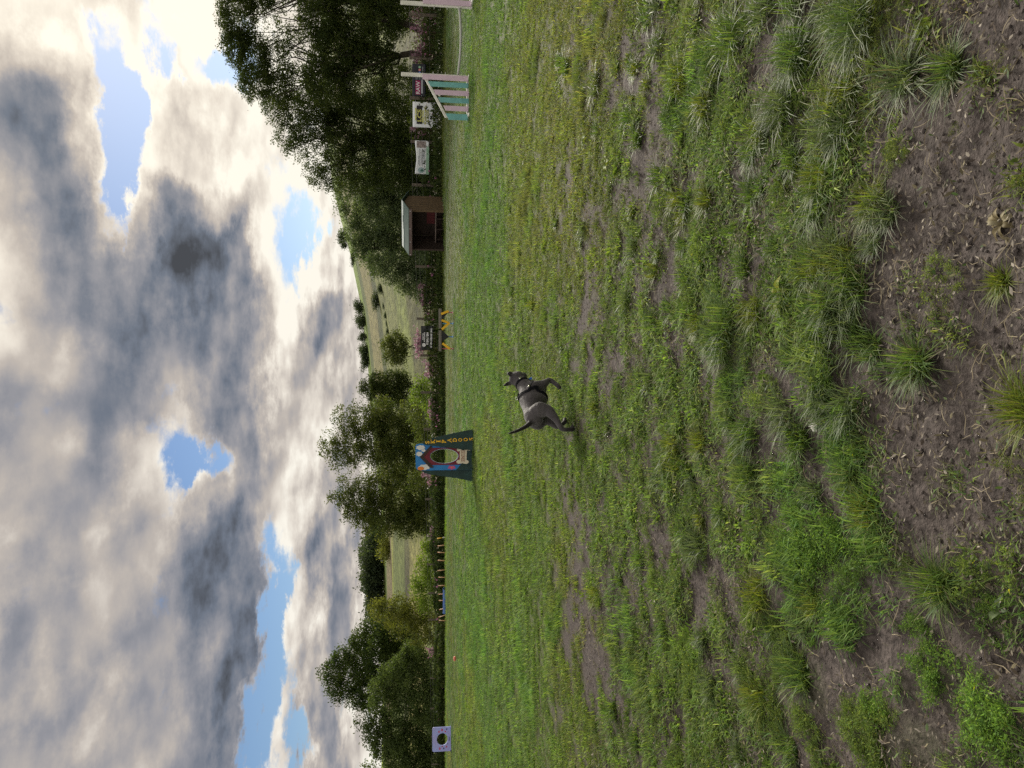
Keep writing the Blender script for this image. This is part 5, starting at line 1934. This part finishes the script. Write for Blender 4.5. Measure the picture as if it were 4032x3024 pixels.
rt = wavy([zp(1595, 800), zp(800, 700), zp(450, 655), zp(395, 600)], -.010, 12)
rt += wavy([zp(395, 600), zp(640, 480), zp(1120, 370), zp(1530, 292)], -.016, 12) + [zp(1600, 300), zp(1600, 800)]
rw = prism('tree_wing', rt, -.075, -.055, GREENB, hoop, label='dark green tree shaped wing with yellow letters')
lt = [zp(1600, 1230), zp(380, 1240)] + wavy([zp(380, 1240), zp(480, 1310), zp(900, 1380), zp(1200, 1425), zp(1545, 1500)], -.013, 9) + [zp(1600, 1500)]
lw = prism('tree_wing', lt, .030, .050, GREENB, hoop)
tube('wing_rail', [(zp(1575, 1500)[0], .06, .03), (zp(1575, 1240)[0], .06, .03)], .012, WHITE, hoop, 6)
for k, ch in enumerate('SKIPADOOS'):
    zx = 515 + k * 126.5
    zy = 590 - 65 * math.sin(k / 8 * 2.3) * (1 if k < 8 else .9)
    zy = (592, 572, 570, 566, 548, 540, 542, 535, 525)[k]
    q = zp(zx, zy)
    lm = text_mesh(ch, .100, {'I': .030, 'P': .068, 'S': .066}.get(ch, .080), .022, .004)
    o = link('letter', lm, GOLD, rw)
    o.location = (q[0], -.0815, q[1] - .049)
    back = link('letter_shadow', lm.copy(), None, rw)
    back.data.materials.clear()
    back.data.materials.append(BLACKP)
    back.location = (q[0] + .007, -.0775, q[1] - .056)
    if ch in 'KIPAD':                            # slab serifs
        for zz in (-.046, .046):
            if ch == 'D' or (ch == 'P' and zz > 0):
                xs = (-.028,)
            elif ch == 'I':
                xs = (0,)
            elif ch in 'A':
                xs = (-.036, .036) if zz < 0 else ()
            elif ch == 'P':
                xs = (-.028,)
            else:
                xs = (-.028, .03)
            for xx in xs:
                box('letter_serif', (q[0] + xx, -.0820, q[1] + zz), (.040 if ch != 'I' else .056, .006, .012), GOLD, rw, bevel=0)

# ------------------------------------------------------------------ lilac hoop board
YB = 30.0
S = YB / FPX
pc = at(1778, 2908, YB)
pc.z = float(gz(pc.x, pc.y))
lil = thing('lilac_hoop', pc, 'square lilac blue board with a round hole and red paw prints', 'agility hoop', None, .10)
LILAC = mat_plain('lilac paint', (.33, .41, .86), .5, .08, 2.2, dirt=(.44, .40, .80))
HEART = mat_plain('navy paint', (.015, .012, .10), .5, .1, 9)
PAW = mat_plain('red paw paint', (.55, .035, .075), .5, .1, 9)
w2, hh = .475, .77
rc = .07
outl = [(-w2, .02), (w2, .02), (w2, hh - rc)] + [(w2 - rc + rc * math.cos(a), hh - rc + rc * math.sin(a)) for a in np.linspace(.2, 1.4, 5)] + [(w2 - rc, hh), (-w2 + rc, hh)] + \
       [(-w2 + rc - rc * math.sin(a), hh - rc + rc * math.cos(a)) for a in np.linspace(.2, 1.4, 5)] + [(-w2, hh - rc)]
hole = [(.0 + .235 * math.cos(2 * math.pi * k / 36), .37 + .222 * math.sin(2 * math.pi * k / 36)) for k in range(36)]
prism('board', outl, -.012, .012, LILAC, lil, hole)
for xx in (-w2 + .02, w2 - .02):
    box('foot', (xx, 0, .02), (.03, .40, .04), HEART, lil)
for (x, z, s_) in ((-.36, .47, 1.2), (-.30, .20, 1.0), (-.28, .37, .75), (.36, .38, 1.3), (.29, .50, .95), (.29, .25, .85)):
    paw = prism('paw_print', ell(x, z - .012 * s_, .026 * s_, .020 * s_, 12), -.017, -.0125, PAW, lil)
    for k in range(4):
        a = math.radians(30 + 40 * k)
        prism('toe', ell(x + .036 * s_ * math.cos(a), z - .008 * s_ + .036 * s_ * math.sin(a), .010 * s_, .012 * s_, 8), -.017, -.0125, PAW, paw)
for (x, z, s_) in ((-.36, .31, 1.0), (.38, .19, 1.0), (-.19, .16, .6), (.21, .57, .35), (.26, .38, .3)):
    hp_ = [(x + s_ * .0026 * 16 * math.sin(a) ** 3 * .8, z + s_ * .0026 * (13 * math.cos(a) - 5 * math.cos(2 * a) - 2 * math.cos(3 * a) - math.cos(4 * a)) * .8) for a in np.linspace(0, 2 * math.pi, 22, endpoint=False)]
    prism('painted_heart', hp_, -.017, -.0125, HEART, lil)
rr = random.Random(2)
for k in range(8):
    x = -.07 + k * .02
    tube('scribble', [(x, -.014, .05 + rr.uniform(0, .02)), (x + .012, -.014, .10 + rr.uniform(0, .03)), (x + .02, -.014, .06 + rr.uniform(0, .03))], .003, mat_plain('violet marker', (.16, .12, .36), .5) if k == 0 else bpy.data.materials['violet marker'], lil, 4)

# ------------------------------------------------------------------ weave poles, tunnel, ball
ORANGE = mat_plain('orange pole plastic', (.55, .33, .17), .45, .06, 9)
ORD = ['first', 'second', 'third', 'fourth', 'fifth', 'sixth', 'seventh', 'eighth', 'ninth', 'tenth', 'eleventh', 'last']
WV = [(705, 385, 362), (712, 478, 462), (712, 558, 565), (715, 658, 666), (712, 788, 773), (722, 871, 873), (722, 976, 973), (724, 1083, 1078), (728, 1163, 1160), (735, 1278, 1250), (728, 1373, 1335), (728, 1413, 1417)]
for k, (zx, zt, zb_) in enumerate(WV):
    Y = 57.0 + .1 * k
    tp = at(1500 + zx / 3.19, 2000 + zt / 3.19, Y)
    bs = at(1500 + 825 / 3.19, 2000 + zb_ / 3.19, Y)
    bs.z = float(gz(bs.x, Y)) - .03
    t = thing('weave_pole', bs, ('white and yellow weave pole, the first in the row' if k == 0 else 'orange weave pole leaning over most, second from the row end' if k == 10 else 'orange weave pole, %s from the white and yellow one' % ORD[k]), 'weave pole', 'weave poles standing in a row')
    d = tp - bs
    tube('pole', [(0, 0, 0), tuple(d * .52), tuple(d)], .032, ORANGE if k else WHITE, t, 7)
    if k == 0:
        tube('yellow_top', [tuple(d * .5), tuple(d)], .034, YELLOW, t, 7)
    else:
        tube('pole_cap', [tuple(d * .985), tuple(d * 1.01)], .034, SUNO, t, 7)
Y = 57.8
a_ = at(1758, 2318, Y - .5)
b_ = at(1760, 2412, Y + .2)
rad = .18
TBLUE = mat_plain('blue tunnel fabric', (.045, .12, .38), .5, .25, 6)
mid = (a_ + b_) / 2
t = thing('play_tunnel', (mid.x, mid.y, float(gz(mid.x, mid.y))), 'blue ribbed fabric tunnel lying behind the weave poles', 'tunnel')
a_.z = float(gz(a_.x, a_.y)) + rad
b_.z = float(gz(b_.x, b_.y)) + rad
a_, b_ = a_ - t.location, b_ - t.location
n = 45
pts = [a_.lerp(b_, k / n) for k in range(n + 1)]
rads = [rad * (1.0 if k % 3 == 0 else .955 if k % 3 == 1 else .95) for k in range(n + 1)]
vs, fs = tube_data(pts, rads, 20, False)
me = bpy.data.meshes.new('fabric')
me.from_pydata([tuple(v) for v in vs], [], fs)
link('fabric', me, TBLUE, t)
ax = (b_ - a_).normalized()
for e, nm in ((a_, 'mouth_ring'), (b_, 'mouth_ring')):
    u = ax.cross(Vector((0, 0, 1))).normalized()
    tube(nm, [e + (u * math.cos(q) + Vector((0, 0, 1)) * math.sin(q)) * rad for q in np.linspace(0, 2 * math.pi, 21)], .018, TBLUE, t, 5)
pb_ = on_ground(1799, 2593)
bm = bmesh.new()
bmesh.ops.create_uvsphere(bm, u_segments=20, v_segments=12, radius=1)
for v in bm.verts:
    v.co = Vector((v.co.x * .085, v.co.y * .055, v.co.z * .055))
o = link('oval_ball', bm_mesh('oval_ball', bm, True), mat_plain('coral rubber', (.66, .20, .13), .5, .08, 20), None)
o.location = (pb_.x, pb_.y, float(near_height(np.array(pb_.x), np.array(pb_.y))) + .075)
o.rotation_euler = (.1, .1, .2)
tag(o, 'coral pink oval ball lying in the mown grass', 'ball')

# ------------------------------------------------------------------ the dog
DOG_O = Vector((-.214, 6.735, 0))
DOG_A = math.atan2(.766, .643)
DOG_O.z = float(near_height(np.array(DOG_O.x), np.array(DOG_O.y))) + .026
dog = thing('dog', DOG_O, 'dark grey short haired dog in a black harness trotting away over the grass', 'dog', None, DOG_A)


def loft(bm, secs, seg=20):
    """secs: (centre, half width, half height, axis) rings, joined and capped"""
    rings = []
    for (c, w, h, ax) in secs:
        c = Vector(c)
        ax = Vector(ax).normalized()
        sd = Vector((0, 0, 1)).cross(ax).normalized()
        up = ax.cross(sd)
        rings.append([bm.verts.new(c + sd * (w * math.cos(2 * math.pi * k / seg)) + up * (h * math.sin(2 * math.pi * k / seg))) for k in range(seg)])
    for r0, r1 in zip(rings[:-1], rings[1:]):
        for k in range(seg):
            bm.faces.new((r0[k], r0[(k + 1) % seg], r1[(k + 1) % seg], r1[k]))
    bm.faces.new(rings[0][::-1])
    bm.faces.new(rings[-1])


def chain(bm, pts, rads, flat=1.0, seg=14):
    """a limb: rings along the joints with rounded ends"""
    P, R = [Vector(p) for p in pts], list(rads)
    Q, W = [], []
    for i in range(len(P) - 1):
        for k in range(6):
            t = k / 6
            p0, p3 = P[max(i - 1, 0)], P[min(i + 2, len(P) - 1)]
            c = .5 * ((2 * P[i]) + (P[i + 1] - p0) * t + (2 * p0 - 5 * P[i] + 4 * P[i + 1] - p3) * t * t + (-p0 + 3 * P[i] - 3 * P[i + 1] + p3) * t ** 3)
            Q.append(P[i].lerp(P[i + 1], t) * .55 + c * .45)
            W.append(R[i] + (R[i + 1] - R[i]) * t)
    Q.append(P[-1])
    W.append(R[-1])
    d0, d1 = (Q[0] - Q[1]).normalized(), (Q[-1] - Q[-2]).normalized()
    Q = [Q[0] + d0 * W[0] * .7] + Q + [Q[-1] + d1 * W[-1] * .7]
    W = [W[0] * .55] + W + [W[-1] * .55]
    vs, fs = tube_data(Q, W, seg, True)
    vv = [bm.verts.new(v) for v in vs]
    for f in fs:
        bm.faces.new([vv[i] for i in f])


bm = bmesh.new()
X = (1, 0, 0)
loft(bm, [((-.222, 0, .320), .018, .028, X), ((-.208, 0, .322), .056, .058, X), ((-.175, 0, .322), .078, .080, X), ((-.125, 0, .324), .090, .092, X), ((-.065, 0, .334), .076, .080, X),
          ((0, 0, .322), .086, .098, X), ((.07, 0, .305), .104, .128, X), ((.13, 0, .300), .107, .138, X), ((.19, 0, .306), .099, .130, (1, 0, .15)), ((.245, 0, .325), .086, .108, (1, 0, .4)),
          ((.29, 0, .350), .070, .086, (1, 0, .55)), ((.335, .0, .378), .063, .071, (1, .0, .55)), ((.385, .003, .400), .058, .060, (1, .1, .4)), ((.42, .008, .410), .045, .045, X)])
chain(bm, [(.235, -.035, .285), (.265, -.030, .262)], [.072, .060])
chain(bm, [(.235, .035, .285), (.265, .030, .262)], [.072, .060])
HD = Vector((.76, .34, -.62)).normalized()     # the way the head points
HC_ = Vector((.420, .004, .428))
sd = Vector((0, 0, 1)).cross(HD).normalized()
upn = HD.cross(sd)
loft(bm, [(HC_ - HD * .066, .030, .030, HD), (HC_ - HD * .050, .056, .054, HD), (HC_ - HD * .012, .071, .064, HD), (HC_ + HD * .030, .068, .060, HD), (HC_ + HD * .060 - upn * .006, .050, .050, HD),
          (HC_ + HD * .085 - upn * .012, .040, .040, HD), (HC_ + HD * .120 - upn * .014, .037, .036, HD), (HC_ + HD * .140 - upn * .013, .028, .028, HD), (HC_ + HD * .147 - upn * .012, .012, .012, HD)])
# cheeks
for s_ in (-1, 1):
    chain(bm, [HC_ + sd * .045 * s_ - upn * .02 - HD * .01, HC_ + sd * .038 * s_ - upn * .026 + HD * .035], [.034, .028])
# legs: hind right, hind left, front right, front left
chain(bm, [(-.125, -.055, .335), (-.130, -.085, .280), (-.165, -.100, .205), (-.265, -.090, .150), (-.368, -.072, .112), (-.378, -.071, .055), (-.372, -.071, .016), (-.338, -.071, .012)], [.056, .076, .052, .031, .0215, .0190, .022, .019])
chain(bm, [(-.125, .055, .335), (-.110, .085, .280), (-.050, .098, .200), (-.110, .098, .150), (-.165, .100, .100), (-.120, .102, .045), (-.085, .104, .014), (-.052, .104, .012)], [.058, .076, .054, .033, .0215, .0195, .023, .020])
chain(bm, [(.155, -.062, .330), (.190, -.085, .280), (.205, -.104, .208), (.245, -.104, .165), (.272, -.101, .132), (.215, -.108, .095), (.160, -.116, .070), (.138, -.118, .060)], [.052, .058, .041, .031, .0245, .021, .022, .018])
chain(bm, [(.165, .060, .330), (.195, .078, .275), (.220, .080, .205), (.300, .068, .175), (.360, .052, .155), (.410, .038, .125), (.435, .032, .110)], [.052, .056, .040, .030, .0235, .021, .020])
# tail
chain(bm, [(-.190, 0, .352), (-.225, -.004, .375), (-.280, -.014, .425), (-.345, -.032, .500), (-.405, -.056, .585)], [.030, .0245, .0195, .0155, .009])
# ears: thin folded flaps
def ear(base, tip, wid, outward):
    base, tip = Vector(base), Vector(tip)
    ax = (tip - base)
    n = Vector(outward)
    n = (n - ax * (n.dot(ax) / ax.length_squared)).normalized()
    sdv = ax.cross(n).normalized()
    sec = []
    for t_, w in ((-.15, .8), (.15, 1.0), (.45, .9), (.75, .55), (1.0, .14)):
        c = base + ax * t_ + n * (.012 * math.sin(math.pi * max(0, t_)))
        ring = []
        for k in range(12):
            a = 2 * math.pi * k / 12
            ring.append(bm.verts.new(c + sdv * (wid * w * math.cos(a)) + n * (.0088 * math.sin(a) - .010 * math.cos(a) ** 2)))
        sec.append(ring)
    for r0, r1 in zip(sec[:-1], sec[1:]):
        for k in range(12):
            bm.faces.new((r0[k], r0[(k + 1) % 12], r1[(k + 1) % 12], r1[k]))
    bm.faces.new(sec[0][::-1])
    bm.faces.new(sec[-1])


ear(HC_ - HD * .030 + sd * .044 + upn * .044, (.362, .048, .556), .028, upn + HD * .4 - sd * .3)
ear(HC_ - HD * .030 - sd * .044 + upn * .044, (.378, -.094, .524), .028, upn + HD * .4 + sd * .3)
bmesh.ops.recalc_face_normals(bm, faces=bm.faces)
raw = bm_mesh('body_raw', bm)
tmp = bpy.data.objects.new('body_raw', raw)
COL.objects.link(tmp)
md = tmp.modifiers.new('join', 'REMESH')
md.mode = 'VOXEL'
md.voxel_size = .0058
ms = tmp.modifiers.new('soften', 'SMOOTH')
ms.factor = .5
ms.iterations = 6
dg = bpy.context.evaluated_depsgraph_get()
body = bpy.data.meshes.new_from_object(tmp.evaluated_get(dg))
bpy.data.objects.remove(tmp)
body.name = 'body'
body.materials.clear()
body.polygons.foreach_set('use_smooth', np.ones(len(body.polygons), bool))
# coat: slate grey, darker on muzzle, ears, tail and lower legs; ribs and muscle as fine relief
co = np.empty(len(body.vertices) * 3, np.float32)
body.vertices.foreach_get('co', co)
co = co.reshape(-1, 3)
hd = ((co - np.array(HC_)) @ np.array(HD))
dark = sstep(.05, .10, hd) * (co[:, 0] > .4) + sstep(.14, .04, co[:, 2]) + sstep(-.19, -.25, co[:, 0]) * (co[:, 2] > .36) + (np.abs((co - np.array(HC_)) @ np.array(upn)) > .058) * (co[:, 0] > .3) * (co[:, 2] > .46)
body.attributes.new('dark', 'FLOAT', 'POINT').data.foreach_set('value', np.clip(dark, 0, 1).astype(np.float32))
COAT, nt, pb = new_mat('short grey coat')
ad = nt.nodes.new('ShaderNodeAttribute')
ad.attribute_name = 'dark'
tco = nt.nodes.new('ShaderNodeTexCoord').outputs['Object']
cn = tex_noise(nt, tco, 9.0, 4)
grey = mix_rgb(nt, map_range(nt, cn, .35, .65), (.050, .045, .049), (.086, .078, .082))
nt.links.new(mix_rgb(nt, ad.outputs['Fac'], grey, (.020, .017, .018)), pb.inputs['Base Color'])
pb.inputs['Roughness'].default_value = .62
pb.inputs['Specular IOR Level'].default_value = .14
pb.inputs['Sheen Weight'].default_value = .25
pb.inputs['Sheen Roughness'].default_value = .4
mp = nt.nodes.new('ShaderNodeMapping')
mp.inputs['Scale'].default_value = (1.0, 3.0, 3.0)
nt.links.new(tco, mp.inputs[0])
fur = tex_noise(nt, mp.outputs[0], 180.0, 3)
musc = tex_noise(nt, tco, 16.0, 2)
ad2 = nt.nodes.new('ShaderNodeMath')
ad2.operation = 'MULTIPLY_ADD'
nt.links.new(musc, ad2.inputs[0])
ad2.inputs[1].default_value = 3.0
nt.links.new(fur, ad2.inputs[2])
bmp = nt.nodes.new('ShaderNodeBump')
bmp.inputs['Strength'].default_value = .45
bmp.inputs['Distance'].default_value = .006
nt.links.new(ad2.outputs[0], bmp.inputs['Height'])
nt.links.new(bmp.outputs[0], pb.inputs['Normal'])
link('body', body, COAT, dog)
for v in ():
    pass
# eyes and nose
from mathutils.bvhtree import BVHTree
bv = BVHTree.FromPolygons([v.co.copy() for v in body.vertices], [tuple(p.vertices) for p in body.polygons])
EYE = mat_plain('dark eye', (.01, .008, .007), .12, .1, 5, spec=.8)
def ball(name, c, r, mat, parent, sc=(1, 1, 1)):
    b_ = bmesh.new()
    bmesh.ops.create_uvsphere(b_, u_segments=12, v_segments=8, radius=r)
    for v in b_.verts:
        v.co = Vector((v.co.x * sc[0], v.co.y * sc[1], v.co.z * sc[2]))
    o = link(name, bm_mesh(name, b_, True), mat, parent)
    o.location = c
    return o
for s_ in (-1, 1):
    src = HC_ + HD * .20 + sd * .034 * s_ + upn * .018
    hit = bv.ray_cast(src, -HD)
    if hit[0]:
        ball('eye', hit[0] - HD * .003, .0085, EYE, dog)
hit = bv.ray_cast(HC_ + HD * .3 - upn * .004, -HD)
if hit[0]:
    ball('nose', hit[0], .013, EYE, dog, (1, 1.2, .8))

# harness: straps laid on the coat
WEB = mat_plain('black webbing', (.008, .008, .011), .85, .3, 40, .3, spec=.08)
METAL = mat_plain('bright buckle metal', (.75, .75, .72), .25, .05, 20, metal=1.0)


def strap(name, pts, width, parent, lift=.006, closed=False):
    """pts: points round the body (outside it); each is dropped onto the coat towards the body's axis"""
    hits = []
    P = [Vector(p) for p in pts]
    if closed:
        P = P + [P[0]]
    dense = []
    for p0, p1 in zip(P[:-1], P[1:]):
        for k in range(8):
            dense.append(p0.lerp(p1, k / 8))
    dense.append(P[-1])
    for p in dense:
        q, nrm, i, d = bv.find_nearest(p)
        hits.append((q, nrm))
    vs, fs = [], []
    m = len(hits)
    for i in range(m):
        q, nrm = hits[i]
        a = hits[max(i - 1, 0)][0] if not closed else hits[(i - 1) % (m - 1)][0]
        b = hits[min(i + 1, m - 1)][0] if not closed else hits[(i + 1) % (m - 1)][0]
        tg = (b - a).normalized()
        sv = nrm.cross(tg).normalized()
        for (kx, lf) in ((-.5, -.004), (-.5, lift), (.5, lift), (.5, -.004)):
            vs.append(q + sv * width * kx + nrm * lf)
    for i in range(m - 1):
        for k in range(4):
            a, b = i * 4 + k, i * 4 + (k + 1) % 4
            fs.append((a, b, b + 4, a + 4))
    me = bpy.data.meshes.new(name)
    me.from_pydata([tuple(v) for v in vs], [], fs)
    return link(name, me, WEB, parent)


har = bpy.data.objects.new('harness', None)
COL.objects.link(har)
har.parent = dog
def ring(xc, zc, ry, rz, tilt=0.0, n=16, shift=0.0):
    return [(xc + tilt * math.sin(2 * math.pi * k / n), ry * math.cos(2 * math.pi * k / n), zc + rz * math.sin(2 * math.pi * k / n)) for k in range(n)]
strap('girth_strap', ring(.112, .300, .16, .165, .012), .028, har, closed=True)
strap('chest_strap', [(.150, -.15, .37), (.20, -.15, .35), (.25, -.14, .325), (.30, -.10, .305), (.33, -.04, .295), (.335, .0, .292), (.33, .04, .295), (.30, .10, .305), (.25, .14, .325), (.20, .15, .35), (.150, .15, .37)], .026, har)
strap('back_strap', [(.11, 0, .48), (.15, 0, .48), (.19, 0, .48)], .03, har, .009)
q, nrm, i, d = bv.find_nearest(Vector((.12, 0, .50)))
u_ = [q + nrm * .014 + Vector((.012 * math.cos(a), .016 * math.sin(a), .008 + .008 * math.cos(a))) for a in np.linspace(0, 2 * math.pi, 13)]
tube('lead_ring', u_, .0022, METAL, har, 5)
for c in ((.155, -.16, .37), (.345, -.10, .42)):
    q, nrm, i, d = bv.find_nearest(Vector(c))
    o = box('buckle', q + nrm * .009, (.026, .010, .016), METAL, har, Euler((0, .5, 0)), .002)
strap('collar', ring(.340, .382, .075, .082, -.04), .022, dog, .007, True)
TAGB = mat_plain('blue enamel', (.03, .16, .75), .35, .05, 20)
q, nrm, i, d = bv.find_nearest(Vector((.39, -.03, .30)))
tp = q + nrm * .01
bone2 = [(-.018, 0), (-.024, .007), (-.018, .014), (-.010, .009), (.010, .009), (.018, .014), (.024, .007), (.018, 0), (.024, -.007), (.018, -.014), (.010, -.009), (-.010, -.009), (-.018, -.014), (-.024, -.007)]
o = prism('name_tag', [(a * 1.0, b * 1.0 - .03) for a, b in bone2], -.002, .002, TAGB, dog)
o.location = tp + Vector((.01, -.03, 0))
o.rotation_euler = (0, 1.2, -DOG_A)
